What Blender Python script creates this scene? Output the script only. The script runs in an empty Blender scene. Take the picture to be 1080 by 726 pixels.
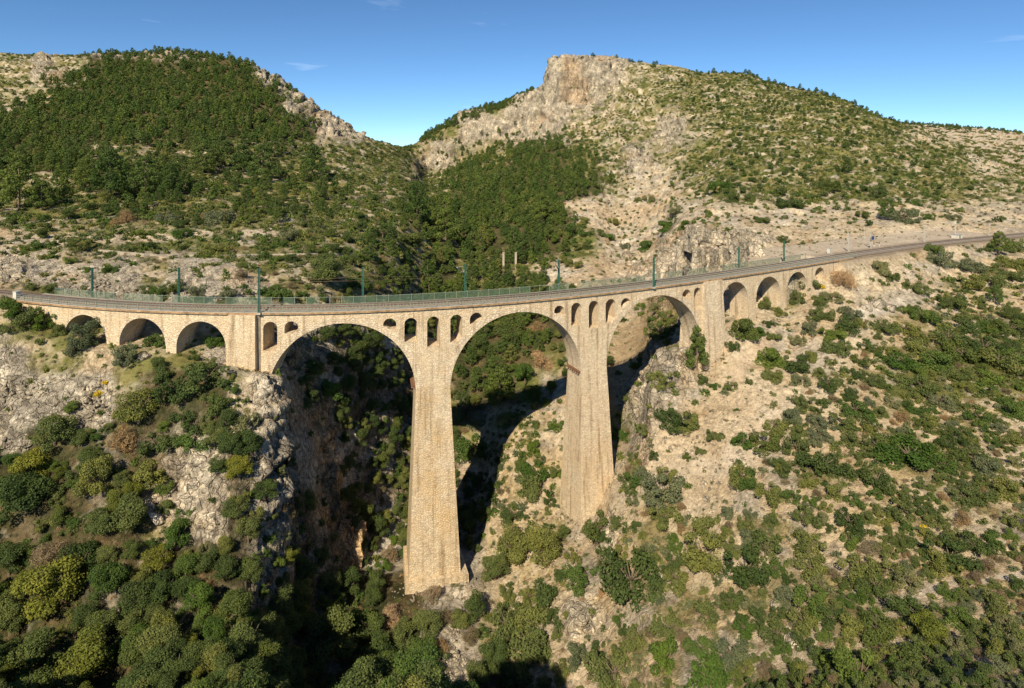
import bpy, bmesh, math, random
import numpy as np
from mathutils import Vector, Matrix, geometry

random.seed(7)
RNG = np.random.default_rng(11)
scene = bpy.context.scene
COL = scene.collection
R = math.radians

# ------------------------------------------------------------------ camera, sky, sun, exposure
F_PX, U0, VH, CAM_H = 650.0, 540.0, 165.0, 29.0        # focal length in photo pixels, centre column, horizon row, height over rail deck
cam = bpy.data.cameras.new('camera'); cam_o = bpy.data.objects.new('camera', cam); COL.objects.link(cam_o)
cam.sensor_width = 36.0
cam.lens = 36.0 * F_PX / 1080.0
cam.shift_y = -(363.0 - VH) / 1080.0
cam.clip_start, cam.clip_end = 1.0, 9000.0
cam_o.location = (0, 0, CAM_H); cam_o.rotation_euler = (R(90), 0, 0)
scene.camera = cam_o

SUN_EL, SUN_LX, SUN_LY = R(38.5), 0.30, 0.954           # light travels towards (LX, LY)
w = bpy.data.worlds.new('World'); scene.world = w; w.use_nodes = True
nt = w.node_tree; nt.nodes.clear()
out = nt.nodes.new('ShaderNodeOutputWorld'); bg = nt.nodes.new('ShaderNodeBackground'); sky = nt.nodes.new('ShaderNodeTexSky')
sky.sky_type = 'NISHITA'; sky.sun_disc = False
sky.sun_elevation = SUN_EL; sky.sun_rotation = math.atan2(-SUN_LX, -SUN_LY)
sky.altitude = 2500; sky.air_density = 0.75; sky.dust_density = 0.0; sky.ozone_density = 2.4
bg.inputs['Strength'].default_value = 0.13
# a few faint wisps of cirrus in the sky itself
tc = nt.nodes.new('ShaderNodeTexCoord'); mp = nt.nodes.new('ShaderNodeMapping'); mp.inputs['Scale'].default_value = (2.2, 2.2, 13)
mp.inputs['Rotation'].default_value = (0, R(-12), 0)
nz = nt.nodes.new('ShaderNodeTexNoise'); nz.inputs['Scale'].default_value = 2.6; nz.inputs['Detail'].default_value = 6; nz.inputs['Distortion'].default_value = 0.6
rp = nt.nodes.new('ShaderNodeValToRGB'); rp.color_ramp.elements[0].position = 0.66; rp.color_ramp.elements[1].position = 0.85
rp.color_ramp.elements[1].color = (0.35, 0.35, 0.35, 1)
mx = nt.nodes.new('ShaderNodeMix'); mx.data_type = 'RGBA'
nt.links.new(tc.outputs['Generated'], mp.inputs[0]); nt.links.new(mp.outputs[0], nz.inputs['Vector'])
nt.links.new(nz.outputs['Fac'], rp.inputs[0]); nt.links.new(rp.outputs[0], mx.inputs['Factor'])
hs = nt.nodes.new('ShaderNodeHueSaturation'); hs.inputs['Saturation'].default_value = 1.06; hs.inputs['Value'].default_value = 0.80
nt.links.new(sky.outputs[0], hs.inputs['Color']); tn = nt.nodes.new('ShaderNodeMix'); tn.data_type = 'RGBA'; tn.blend_type = 'MULTIPLY'; tn.inputs[0].default_value = 1.0; tn.inputs[7].default_value = (.60, .75, .80, 1)
nt.links.new(hs.outputs[0], tn.inputs[6]); nt.links.new(tn.outputs[2], mx.inputs[6]); mx.inputs[7].default_value = (4.6, 5.4, 6.6, 1)
nt.links.new(mx.outputs[2], bg.inputs['Color']); nt.links.new(bg.outputs[0], out.inputs[0])

sl = bpy.data.lights.new('sun', 'SUN'); sl.energy = 4.5; sl.angle = R(0.5); sl.color = (1.0, 0.88, 0.68)
so = bpy.data.objects.new('sun', sl); COL.objects.link(so)
ldir = Vector((SUN_LX * math.cos(SUN_EL), SUN_LY * math.cos(SUN_EL), -math.sin(SUN_EL))).normalized()
so.rotation_euler = ldir.to_track_quat('-Z', 'Y').to_euler(); so.location = (-60, -100, 200)

vs = scene.view_settings
vs.view_transform = 'Standard'; vs.look = 'None'; vs.exposure = 0.68; vs.gamma = 1.0; vs.use_curve_mapping = False
scene.cycles.max_bounces = 6; scene.cycles.diffuse_bounces = 4; scene.cycles.transparent_max_bounces = 8
scene.cycles.use_denoising = True

# ------------------------------------------------------------------ helpers
def tag(o, label=None, cat=None, group=None, kind=None):
    if label: o['label'] = label
    if cat: o['category'] = cat
    if group: o['group'] = group
    if kind: o['kind'] = kind
    return o

def mesh_obj(name, verts, faces, mat=None, parent=None, smooth=False):
    me = bpy.data.meshes.new(name)
    me.from_pydata([tuple(v) for v in verts], [], [tuple(f) for f in faces]); me.update()
    if mat: me.materials.append(mat)
    if smooth: me.polygons.foreach_set('use_smooth', [True] * len(me.polygons))
    o = bpy.data.objects.new(name, me); COL.objects.link(o)
    if parent: o.parent = parent
    return o

def empty(name, loc=(0, 0, 0), rz=0.0):
    o = bpy.data.objects.new(name, None); COL.objects.link(o); o.location = loc; o.rotation_euler = (0, 0, rz)
    o.empty_display_size = 0.5
    return o

class MB:
    def __init__(s): s.v, s.f = [], []
    def add(s, vs, fs):
        b = len(s.v); s.v += [tuple(v) for v in vs]; s.f += [tuple(i + b for i in f) for f in fs]
    def box(s, x0, x1, y0, y1, z0, z1, fn=None):
        p = [(x, y, z) for z in (z0, z1) for y in (y0, y1) for x in (x0, x1)]
        if fn: p = [fn(*q) for q in p]
        s.add(p, [(0, 2, 3, 1), (4, 5, 7, 6), (0, 1, 5, 4), (2, 6, 7, 3), (0, 4, 6, 2), (1, 3, 7, 5)])
    def tube(s, a, b, ra, rb=None, n=8):
        rb = ra if rb is None else rb
        a, b = Vector(a), Vector(b); d = (b - a).normalized()
        e = d.orthogonal().normalized(); g = d.cross(e)
        vs = []
        for p, r in ((a, ra), (b, rb)):
            for i in range(n):
                t = 2 * math.pi * i / n
                vs.append(p + (e * math.cos(t) + g * math.sin(t)) * r)
        fs = [(i, (i + 1) % n, n + (i + 1) % n, n + i) for i in range(n)] + [tuple(range(n))[::-1], tuple(range(n, 2 * n))]
        s.add(vs, fs)
    def sweep(s, profile, path_fn, ss):           # closed (t,z) profile swept along s
        n = len(profile); vs = []
        for q in ss:
            for (t, z) in profile: vs.append(path_fn(q, t, z))
        fs = []
        for k in range(len(ss) - 1):
            for i in range(n):
                j = (i + 1) % n
                fs.append((k * n + i, (k + 1) * n + i, (k + 1) * n + j, k * n + j))
        fs.append(tuple(range(n))); m = (len(ss) - 1) * n; fs.append(tuple(range(m + n - 1, m - 1, -1)))
        s.add(vs, fs)
    def build(s, name, mat, parent=None, smooth=False): return mesh_obj(name, s.v, s.f, mat, parent, smooth)

# numpy noise -------------------------------------------------------
def _h(ix, iy, iz, k):
    n = (ix.astype(np.int64) * 374761393 + iy.astype(np.int64) * 668265263 + iz.astype(np.int64) * 2147483647 + k * 974634777) & 0xffffffff
    n = ((n ^ (n >> 13)) * 1274126177) & 0xffffffff
    n = ((n ^ (n >> 16)) * 2246822519) & 0xffffffff
    return ((n ^ (n >> 15)) & 0xffffff).astype(np.float64) / 16777215.0

def vnoise(x, y, z, seed=0):
    ix, iy, iz = np.floor(x), np.floor(y), np.floor(z)
    fx, fy, fz = x - ix, y - iy, z - iz
    fx = fx * fx * fx * (fx * (fx * 6 - 15) + 10); fy = fy * fy * fy * (fy * (fy * 6 - 15) + 10); fz = fz * fz * fz * (fz * (fz * 6 - 15) + 10)
    r = 0
    for dz in (0, 1):
        wz = fz if dz else 1 - fz
        for dy in (0, 1):
            wy = fy if dy else 1 - fy
            for dx in (0, 1):
                wx = fx if dx else 1 - fx
                r = r + wx * wy * wz * _h(ix + dx, iy + dy, iz + dz, seed)
    return r * 2 - 1

def fbm(x, y, z, sc, octv=4, seed=0, gain=0.5, ridge=False):
    a, t, tot = 1.0, 0.0, 0.0
    for o in range(octv):
        n = vnoise(x / sc + 17.3 * o, y / sc + 5.1 * o, z / sc + 9.7 * o, seed + o)
        if ridge: n = 1 - 2 * np.abs(n)
        t = t + a * n; tot += a; a *= gain; sc *= 0.48
    return t / tot

def facet(x, y, z, sc, seed=0):
    """angular blocks: each cell of a Voronoi split has its own height and tilt."""
    x, y, z = x / sc, y / sc, z / sc
    ix, iy, iz = np.floor(x), np.floor(y), np.floor(z)
    best = np.full(x.shape, 1e9); val = np.zeros(x.shape); second = np.full(x.shape, 1e9)
    for dz in (-1, 0, 1):
        for dy in (-1, 0, 1):
            for dx in (-1, 0, 1):
                cx, cy, cz = ix + dx, iy + dy, iz + dz
                px = cx + _h(cx, cy, cz, seed + 1); py = cy + _h(cx, cy, cz, seed + 2); pz = cz + _h(cx, cy, cz, seed + 3)
                ax, ay, az = x - px, y - py, z - pz
                d = ax * ax + ay * ay + az * az
                m = d < best
                second = np.where(m, best, np.minimum(second, d))
                v = (_h(cx, cy, cz, seed + 4) * 2 - 1) + 1.6 * (ax * (_h(cx, cy, cz, seed + 5) - .5) + ay * (_h(cx, cy, cz, seed + 6) - .5) + az * (_h(cx, cy, cz, seed + 7) - .5))
                val = np.where(m, v, val); best = np.where(m, d, best)
    edge = np.sqrt(second) - np.sqrt(best)
    return val, edge

# ------------------------------------------------------------------ materials
def new_mat(name):
    m = bpy.data.materials.new(name); m.use_nodes = True
    n = m.node_tree; n.nodes.clear()
    o = n.nodes.new('ShaderNodeOutputMaterial'); b = n.nodes.new('ShaderNodeBsdfPrincipled')
    b.inputs['Specular IOR Level'].default_value = 0.2; b.inputs['Roughness'].default_value = 0.85
    n.links.new(b.outputs[0], o.inputs[0])
    return m, n, b

def ramp(n, stops):
    r = n.nodes.new('ShaderNodeValToRGB'); e = r.color_ramp.elements
    while len(e) < len(stops): e.new(0.5)
    for k, (p, c) in enumerate(stops): e[k].position = p; e[k].color = (*c, 1)
    return r

def noise(n, scale, detail=4, coord='Object', rough=0.55, dist=0.0):
    t = n.nodes.new('ShaderNodeTexCoord'); q = n.nodes.new('ShaderNodeTexNoise')
    q.inputs['Scale'].default_value = scale; q.inputs['Detail'].default_value = detail; q.inputs['Roughness'].default_value = rough; q.inputs['Distortion'].default_value = dist
    n.links.new(t.outputs[coord], q.inputs['Vector'])
    return q

def mixc(n, fac, a, b, mode='MIX'):
    m = n.nodes.new('ShaderNodeMix'); m.data_type = 'RGBA'; m.blend_type = mode
    for s, v in ((0, fac), (6, a), (7, b)):
        if hasattr(v, 'is_linked') or hasattr(v, 'links'): n.links.new(v, m.inputs[s])
        elif isinstance(v, tuple): m.inputs[s].default_value = (*v, 1)
        else: m.inputs[s].default_value = v
    return m.outputs[2]

def bump(n, b, height, strength=0.4, dist=0.1):
    k = n.nodes.new('ShaderNodeBump'); k.inputs['Strength'].default_value = strength; k.inputs['Distance'].default_value = dist
    n.links.new(height, k.inputs['Height']); n.links.new(k.outputs[0], b.inputs['Normal'])

def simple_mat(name, col, var=0.25, scale=3.0, rough=0.8, metal=0.0, bmp=0.0):
    m, n, b = new_mat(name)
    q = noise(n, scale, 5)
    c0 = tuple(max(0, c * (1 - var)) for c in col); c1 = tuple(min(1, c * (1 + var)) for c in col)
    r = ramp(n, [(0.3, c0), (0.7, c1)]); n.links.new(q.outputs['Fac'], r.inputs[0]); n.links.new(r.outputs[0], b.inputs['Base Color'])
    b.inputs['Roughness'].default_value = rough; b.inputs['Metallic'].default_value = metal
    if bmp: bump(n, b, q.outputs['Fac'], bmp, 0.1)
    return m

def terrain_mat(name='hillside_ground', cols=None):
    m, n, b = new_mat(name)
    a = n.nodes.new('ShaderNodeAttribute'); a.attribute_name = 'albedo'; base, stony = a.outputs['Color'], a.outputs['Alpha']
    if cols:
        qb = noise(n, 0.35, 6); rb = ramp(n, [(.35, cols[0]), (.65, cols[1])]); n.links.new(qb.outputs['Fac'], rb.inputs[0]); base = rb.outputs[0]
        vl = n.nodes.new('ShaderNodeValue'); vl.outputs[0].default_value = 1.0; stony = vl.outputs[0]
    q = noise(n, 0.9, 8, rough=0.75); r = ramp(n, [(0.28, (0.5, 0.48, 0.45)), (0.5, (1, 1, 1)), (0.75, (1.32, 1.30, 1.26))])
    n.links.new(q.outputs['Fac'], r.inputs[0])
    c = mixc(n, 1.0, base, r.outputs[0], 'MULTIPLY')
    q2 = noise(n, 0.13, 6); r2 = ramp(n, [(0.3, (0.86, 0.84, 0.8)), (0.7, (1.1, 1.1, 1.12))]); n.links.new(q2.outputs['Fac'], r2.inputs[0])
    c = mixc(n, 1.0, c, r2.outputs[0], 'MULTIPLY')
    # broken stone: three sizes of block, each with its own shade and open joints
    tco = n.nodes.new('ShaderNodeNewGeometry'); wn = n.nodes.new('ShaderNodeTexNoise'); wn.inputs['Scale'].default_value = 0.5; wn.inputs['Detail'].default_value = 4
    n.links.new(tco.outputs['Position'], wn.inputs['Vector'])
    ws = n.nodes.new('ShaderNodeVectorMath'); ws.operation = 'SCALE'; ws.inputs['Scale'].default_value = 1.6; n.links.new(wn.outputs['Color'], ws.inputs[0])
    wa = n.nodes.new('ShaderNodeVectorMath'); wa.operation = 'ADD'; n.links.new(tco.outputs['Position'], wa.inputs[0]); n.links.new(ws.outputs[0], wa.inputs[1])
    heights = []
    for sc, lo, hi, amt, joint in ((0.15, .84, 1.26, .8, .05), (0.52, .80, 1.28, .75, .03), (1.7, .74, 1.34, .9, .08)):
        mpn = n.nodes.new('ShaderNodeMapping'); mpn.inputs['Scale'].default_value = (sc, sc, sc * .8); n.links.new(wa.outputs[0], mpn.inputs[0])
        vo = n.nodes.new('ShaderNodeTexVoronoi'); vo.inputs['Scale'].default_value = 1.0; n.links.new(mpn.outputs[0], vo.inputs['Vector'])
        ve = n.nodes.new('ShaderNodeTexVoronoi'); ve.feature = 'DISTANCE_TO_EDGE'; ve.inputs['Scale'].default_value = 1.0; n.links.new(mpn.outputs[0], ve.inputs['Vector'])
        sp = n.nodes.new('ShaderNodeSeparateColor'); n.links.new(vo.outputs['Color'], sp.inputs[0])
        rr = ramp(n, [(0, (lo, lo, lo)), (1, (hi, hi * .99, hi * .96))]); n.links.new(sp.outputs[0], rr.inputs[0])
        rj = ramp(n, [(0, (.52, .50, .47) if sc > 1 else (.70, .68, .65)), (joint, (1, 1, 1))]); n.links.new(ve.outputs['Distance'], rj.inputs[0])
        blk = mixc(n, 1.0, rr.outputs[0], rj.outputs[0], 'MULTIPLY')
        f = n.nodes.new('ShaderNodeMath'); f.operation = 'MULTIPLY'; f.inputs[1].default_value = amt; n.links.new(stony, f.inputs[0])
        c = mixc(n, f.outputs[0], c, mixc(n, 1.0, c, blk, 'MULTIPLY'))
        rh = ramp(n, [(0, (0, 0, 0)), (joint * 2, (1, 1, 1))]); n.links.new(ve.outputs['Distance'], rh.inputs[0])
        hm = n.nodes.new('ShaderNodeMath'); hm.operation = 'MULTIPLY_ADD'; n.links.new(sp.outputs[1], hm.inputs[0]); hm.inputs[1].default_value = .8; n.links.new(rh.outputs[0], hm.inputs[2])
        hs_ = n.nodes.new('ShaderNodeMath'); hs_.operation = 'MULTIPLY'; hs_.inputs[1].default_value = .16 / sc; n.links.new(hm.outputs[0], hs_.inputs[0]); heights.append(hs_.outputs[0])
    n.links.new(c, b.inputs['Base Color']); b.inputs['Roughness'].default_value = 0.95; b.inputs['Specular IOR Level'].default_value = 0.08
    ad = n.nodes.new('ShaderNodeMath'); ad.operation = 'ADD'; n.links.new(heights[1], ad.inputs[0]); n.links.new(heights[2], ad.inputs[1])
    fm = n.nodes.new('ShaderNodeMath'); fm.operation = 'MULTIPLY'; n.links.new(ad.outputs[0], fm.inputs[0]); n.links.new(stony, fm.inputs[1])
    q3 = noise(n, 1.6, 8, rough=0.75); sm = n.nodes.new('ShaderNodeMath'); sm.operation = 'MULTIPLY_ADD'; n.links.new(q3.outputs['Fac'], sm.inputs[0]); sm.inputs[1].default_value = .55; n.links.new(fm.outputs[0], sm.inputs[2])
    bump(n, b, sm.outputs[0], 1.0, 0.9)
    return m

def stone_mat(name, base, stain, dark, stone=0.55, stain_amt=0.55, low_stain=False):
    m, n, b = new_mat(name)
    uv = n.nodes.new('ShaderNodeUVMap'); uv.uv_map = 'uv'
    wob = n.nodes.new('ShaderNodeTexNoise'); wob.inputs['Scale'].default_value = 1.3; wob.inputs['Detail'].default_value = 3
    n.links.new(uv.outputs[0], wob.inputs['Vector'])
    va = n.nodes.new('ShaderNodeVectorMath'); va.operation = 'SCALE'; va.inputs['Scale'].default_value = 0.35
    n.links.new(wob.outputs['Color'], va.inputs[0])
    vb = n.nodes.new('ShaderNodeVectorMath'); vb.operation = 'ADD'
    n.links.new(uv.outputs[0], vb.inputs[0]); n.links.new(va.outputs[0], vb.inputs[1])
    mp = n.nodes.new('ShaderNodeMapping'); mp.inputs['Scale'].default_value = (1.0 / stone, 1.5 / stone, 1)
    n.links.new(vb.outputs[0], mp.inputs[0])
    vo = n.nodes.new('ShaderNodeTexVoronoi'); vo.inputs['Scale'].default_value = 1.0; vo.inputs['Randomness'].default_value = 0.8
    n.links.new(mp.outputs[0], vo.inputs['Vector'])
    ve = n.nodes.new('ShaderNodeTexVoronoi'); ve.feature = 'DISTANCE_TO_EDGE'; ve.inputs['Scale'].default_value = 1.0; ve.inputs['Randomness'].default_value = 0.8
    n.links.new(mp.outputs[0], ve.inputs['Vector'])
    sep = n.nodes.new('ShaderNodeSeparateColor'); n.links.new(vo.outputs['Color'], sep.inputs[0])
    r1 = ramp(n, [(0.0, tuple(c * 0.84 for c in base)), (0.45, base), (1.0, tuple(min(1, c * 1.14) for c in base))])
    n.links.new(sep.outputs[0], r1.inputs[0])
    q = noise(n, 0.22, 7, rough=0.65); r2 = ramp(n, [(0.42, (0, 0, 0)), (0.68, (stain_amt,) * 3)])
    n.links.new(q.outputs['Fac'], r2.inputs[0])
    c = mixc(n, r2.outputs[0], r1.outputs[0], stain)
    q2 = noise(n, 0.7, 8, rough=0.75); r3 = ramp(n, [(0.50, (0, 0, 0)), (0.74, (0.7,) * 3)]); n.links.new(q2.outputs['Fac'], r3.inputs[0])
    c = mixc(n, r3.outputs[0], c, dark)
    mpk = n.nodes.new('ShaderNodeMapping'); mpk.inputs['Scale'].default_value = (1.1, 0.07, 1); n.links.new(uv.outputs[0], mpk.inputs[0])
    qs = n.nodes.new('ShaderNodeTexNoise'); qs.inputs['Scale'].default_value = 1.0; qs.inputs['Detail'].default_value = 5; n.links.new(mpk.outputs[0], qs.inputs['Vector'])
    rs = ramp(n, [(.32, (.50, .44, .36)), (.47, (1, 1, 1)), (.72, (1.08, 1.07, 1.05))]); n.links.new(qs.outputs['Fac'], rs.inputs[0])
    c = mixc(n, .8, c, mixc(n, 1.0, c, rs.outputs[0], 'MULTIPLY'))
    re = ramp(n, [(0.0, (0.66, 0.62, 0.58)), (0.10, (1, 1, 1))]); n.links.new(ve.outputs[0], re.inputs[0])
    c = mixc(n, 1.0, c, re.outputs[0], 'MULTIPLY')
    n.links.new(c, b.inputs['Base Color']); b.inputs['Roughness'].default_value = 0.95; b.inputs['Specular IOR Level'].default_value = 0.1
    hm = n.nodes.new('ShaderNodeMath'); hm.operation = 'ADD'
    r4 = ramp(n, [(0.0, (0, 0, 0)), (0.22, (1, 1, 1))]); n.links.new(ve.outputs[0], r4.inputs[0])
    n.links.new(r4.outputs[0], hm.inputs[0]); n.links.new(sep.outputs[1], hm.inputs[1])
    bump(n, b, hm.outputs[0], 0.7, 0.08)
    return m

def leaf_mat(mass=False):
    m, n, b = new_mat('leaves')
    oi = n.nodes.new('ShaderNodeObjectInfo'); src = oi.outputs['Color']
    if mass:
        ia = n.nodes.new('ShaderNodeAttribute'); ia.attribute_type = 'INSTANCER'; ia.attribute_name = 'tint'; src = ia.outputs['Color']
    at = n.nodes.new('ShaderNodeAttribute'); at.attribute_name = 'rnd'
    r = ramp(n, [(0.0, (0.70, 0.74, 0.68)), (0.5, (1, 1, 1)), (1.0, (1.38, 1.28, 1.02))]); n.links.new(at.outputs['Fac'], r.inputs[0])
    c = mixc(n, 1.0, src, r.outputs[0], 'MULTIPLY')
    r2 = ramp(n, [(0.0, (0.72, 0.8, 0.75)), (0.5, (1, 1, 1)), (1.0, (1.38, 1.22, 1.0))]); n.links.new(oi.outputs['Random'], r2.inputs[0])
    c = mixc(n, 1.0, c, r2.outputs[0], 'MULTIPLY')
    n.links.new(c, b.inputs['Base Color']); b.inputs['Roughness'].default_value = 0.7; b.inputs['Specular IOR Level'].default_value = 0.15
    tr = n.nodes.new('ShaderNodeBsdfTranslucent'); n.links.new(c, tr.inputs['Color'])
    ms = n.nodes.new('ShaderNodeMixShader'); ms.inputs[0].default_value = 0.32
    n.links.new(b.outputs[0], ms.inputs[1]); n.links.new(tr.outputs[0], ms.inputs[2])
    o = [q for q in n.nodes if q.type == 'OUTPUT_MATERIAL'][0]; n.links.new(ms.outputs[0], o.inputs[0])
    return m

M_TERRAIN = terrain_mat()
M_STONE = stone_mat('rubble_stone', (0.64, 0.52, 0.36), (0.57, 0.40, 0.23), (0.40, 0.32, 0.22), 0.40, 0.5)
M_PIER = stone_mat('pier_stone', (0.58, 0.475, 0.33), (0.55, 0.385, 0.195), (0.27, 0.22, 0.145), 0.46, 0.8)
M_RING = stone_mat('voussoir_stone', (0.60, 0.495, 0.355), (0.53, 0.39, 0.24), (0.40, 0.32, 0.225), 0.6, 0.4)
M_COPING = simple_mat('coping_stone', (0.30, 0.19, 0.10), 0.45, 1.1, 0.9, 0, 0.3)
M_CONC = simple_mat('deck_concrete', (0.34, 0.31, 0.26), 0.2, 0.8, 0.9)
M_PALECONC = simple_mat('pale_concrete', (0.36, 0.31, 0.235), 0.18, 1.2, 0.9)
M_BALLAST = simple_mat('ballast_gravel', (0.17, 0.14, 0.11), 0.5, 6.0, 0.95, 0, 0.6)
M_RAIL = simple_mat('rail_steel', (0.16, 0.11, 0.08), 0.3, 3, 0.5, 0.6)
M_SLEEPER = simple_mat('sleeper_concrete', (0.33, 0.30, 0.27), 0.2, 3, 0.9)
M_GREEN = simple_mat('green_paint', (0.035, 0.115, 0.085), 0.25, 1.5, 0.55)
M_RAILING = simple_mat('faded_green_paint', (0.21, 0.235, 0.18), 0.3, 1.2, 0.6)
M_RUST = simple_mat('rusty_steel', (0.17, 0.09, 0.05), 0.35, 2.5, 0.85)
M_GALV = simple_mat('galvanised_steel', (0.47, 0.44, 0.38), 0.1, 1.5, 0.5, 0.2)
M_WHITE = simple_mat('white_paint', (0.56, 0.53, 0.46), 0.1, 2, 0.6)
M_BLUE = simple_mat('dark_blue_sign', (0.03, 0.06, 0.15), 0.1, 2, 0.5)
M_BARK = simple_mat('bark', (0.16, 0.12, 0.085), 0.4, 4, 0.95, 0, 0.6)
M_LEAF = leaf_mat(); M_LEAF_MASS = leaf_mat(True)
M_ROCK = terrain_mat('limestone', ((.34, .30, .24), (.50, .44, .35)))
M_OCHRE = terrain_mat('ochre_rock', ((.36, .25, .14), (.50, .36, .21)))
M_DARK = simple_mat('painted_shadow_stone', (0.21, 0.165, 0.115), 0.35, 0.7, 0.9, 0, 0.4)  # dark stone colour for the painted shadow beside the abutment
M_ASPH = simple_mat('dirt_road', (0.50, 0.42, 0.33), 0.15, 0.4, 0.95)

# green mesh netting: open weave, light passes through
def net_mat():
    m, n, b = new_mat('green_netting')
    b.inputs['Base Color'].default_value = (0.11, 0.17, 0.115, 1)
    t = n.nodes.new('ShaderNodeBsdfTransparent'); ms = n.nodes.new('ShaderNodeMixShader'); ms.inputs[0].default_value = 0.28
    n.links.new(t.outputs[0], ms.inputs[1]); n.links.new(b.outputs[0], ms.inputs[2])
    o = [q for q in n.nodes if q.type == 'OUTPUT_MATERIAL'][0]; n.links.new(ms.outputs[0], o.inputs[0])
    return m
M_NET = net_mat()

# ------------------------------------------------------------------ line of the railway (near edge of the deck)
_pts = [(30, 318), (100, 323.6), (170, 327), (240, 329.5), (275, 330), (360, 330), (460, 323.5), (540, 318), (600, 312.5), (680, 303), (760, 293.6), (885, 274), (980, 260), (1045, 253)]
_Y = np.array([F_PX * CAM_H / (v - VH) for u, v in _pts]); _X = np.array([(p[0] - U0) for p in _pts]) * _Y / F_PX
_poly = np.polyfit(_X, _Y, 5)
_xs = np.linspace(-230, 330, 4000)
_ys = np.polyval(_poly, np.clip(_xs, -100, 168))
_d0 = np.polyval(np.polyder(_poly), -100); _d1 = np.polyval(np.polyder(_poly), 168)
_ys = np.where(_xs < -100, _ys + (_xs + 100) * _d0, _ys); _ys = np.where(_xs > 168, _ys + (_xs - 168) * _d1, _ys)
_ss = np.concatenate([[0], np.cumsum(np.hypot(np.diff(_xs), np.diff(_ys)))])
_tx = np.gradient(_xs, _ss); _ty = np.gradient(_ys, _ss)
_us = U0 + F_PX * _xs / _ys
def P(s, t, z):
    x = np.interp(s, _ss, _xs); y = np.interp(s, _ss, _ys); tx = np.interp(s, _ss, _tx); ty = np.interp(s, _ss, _ty)
    return (float(x - ty * t), float(y + tx * t), float(z))
def s_of_u(u): return float(np.interp(u, _us, _ss))
def y_of_u(u): return float(np.interp(u, _us, _ys))
def z_of(u, v): return CAM_H - (v - VH) * y_of_u(u) / F_PX
def yaw_at(s): return math.atan2(float(np.interp(s, _ss, _ty)), float(np.interp(s, _ss, _tx)))
WID = 5.5

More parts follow.
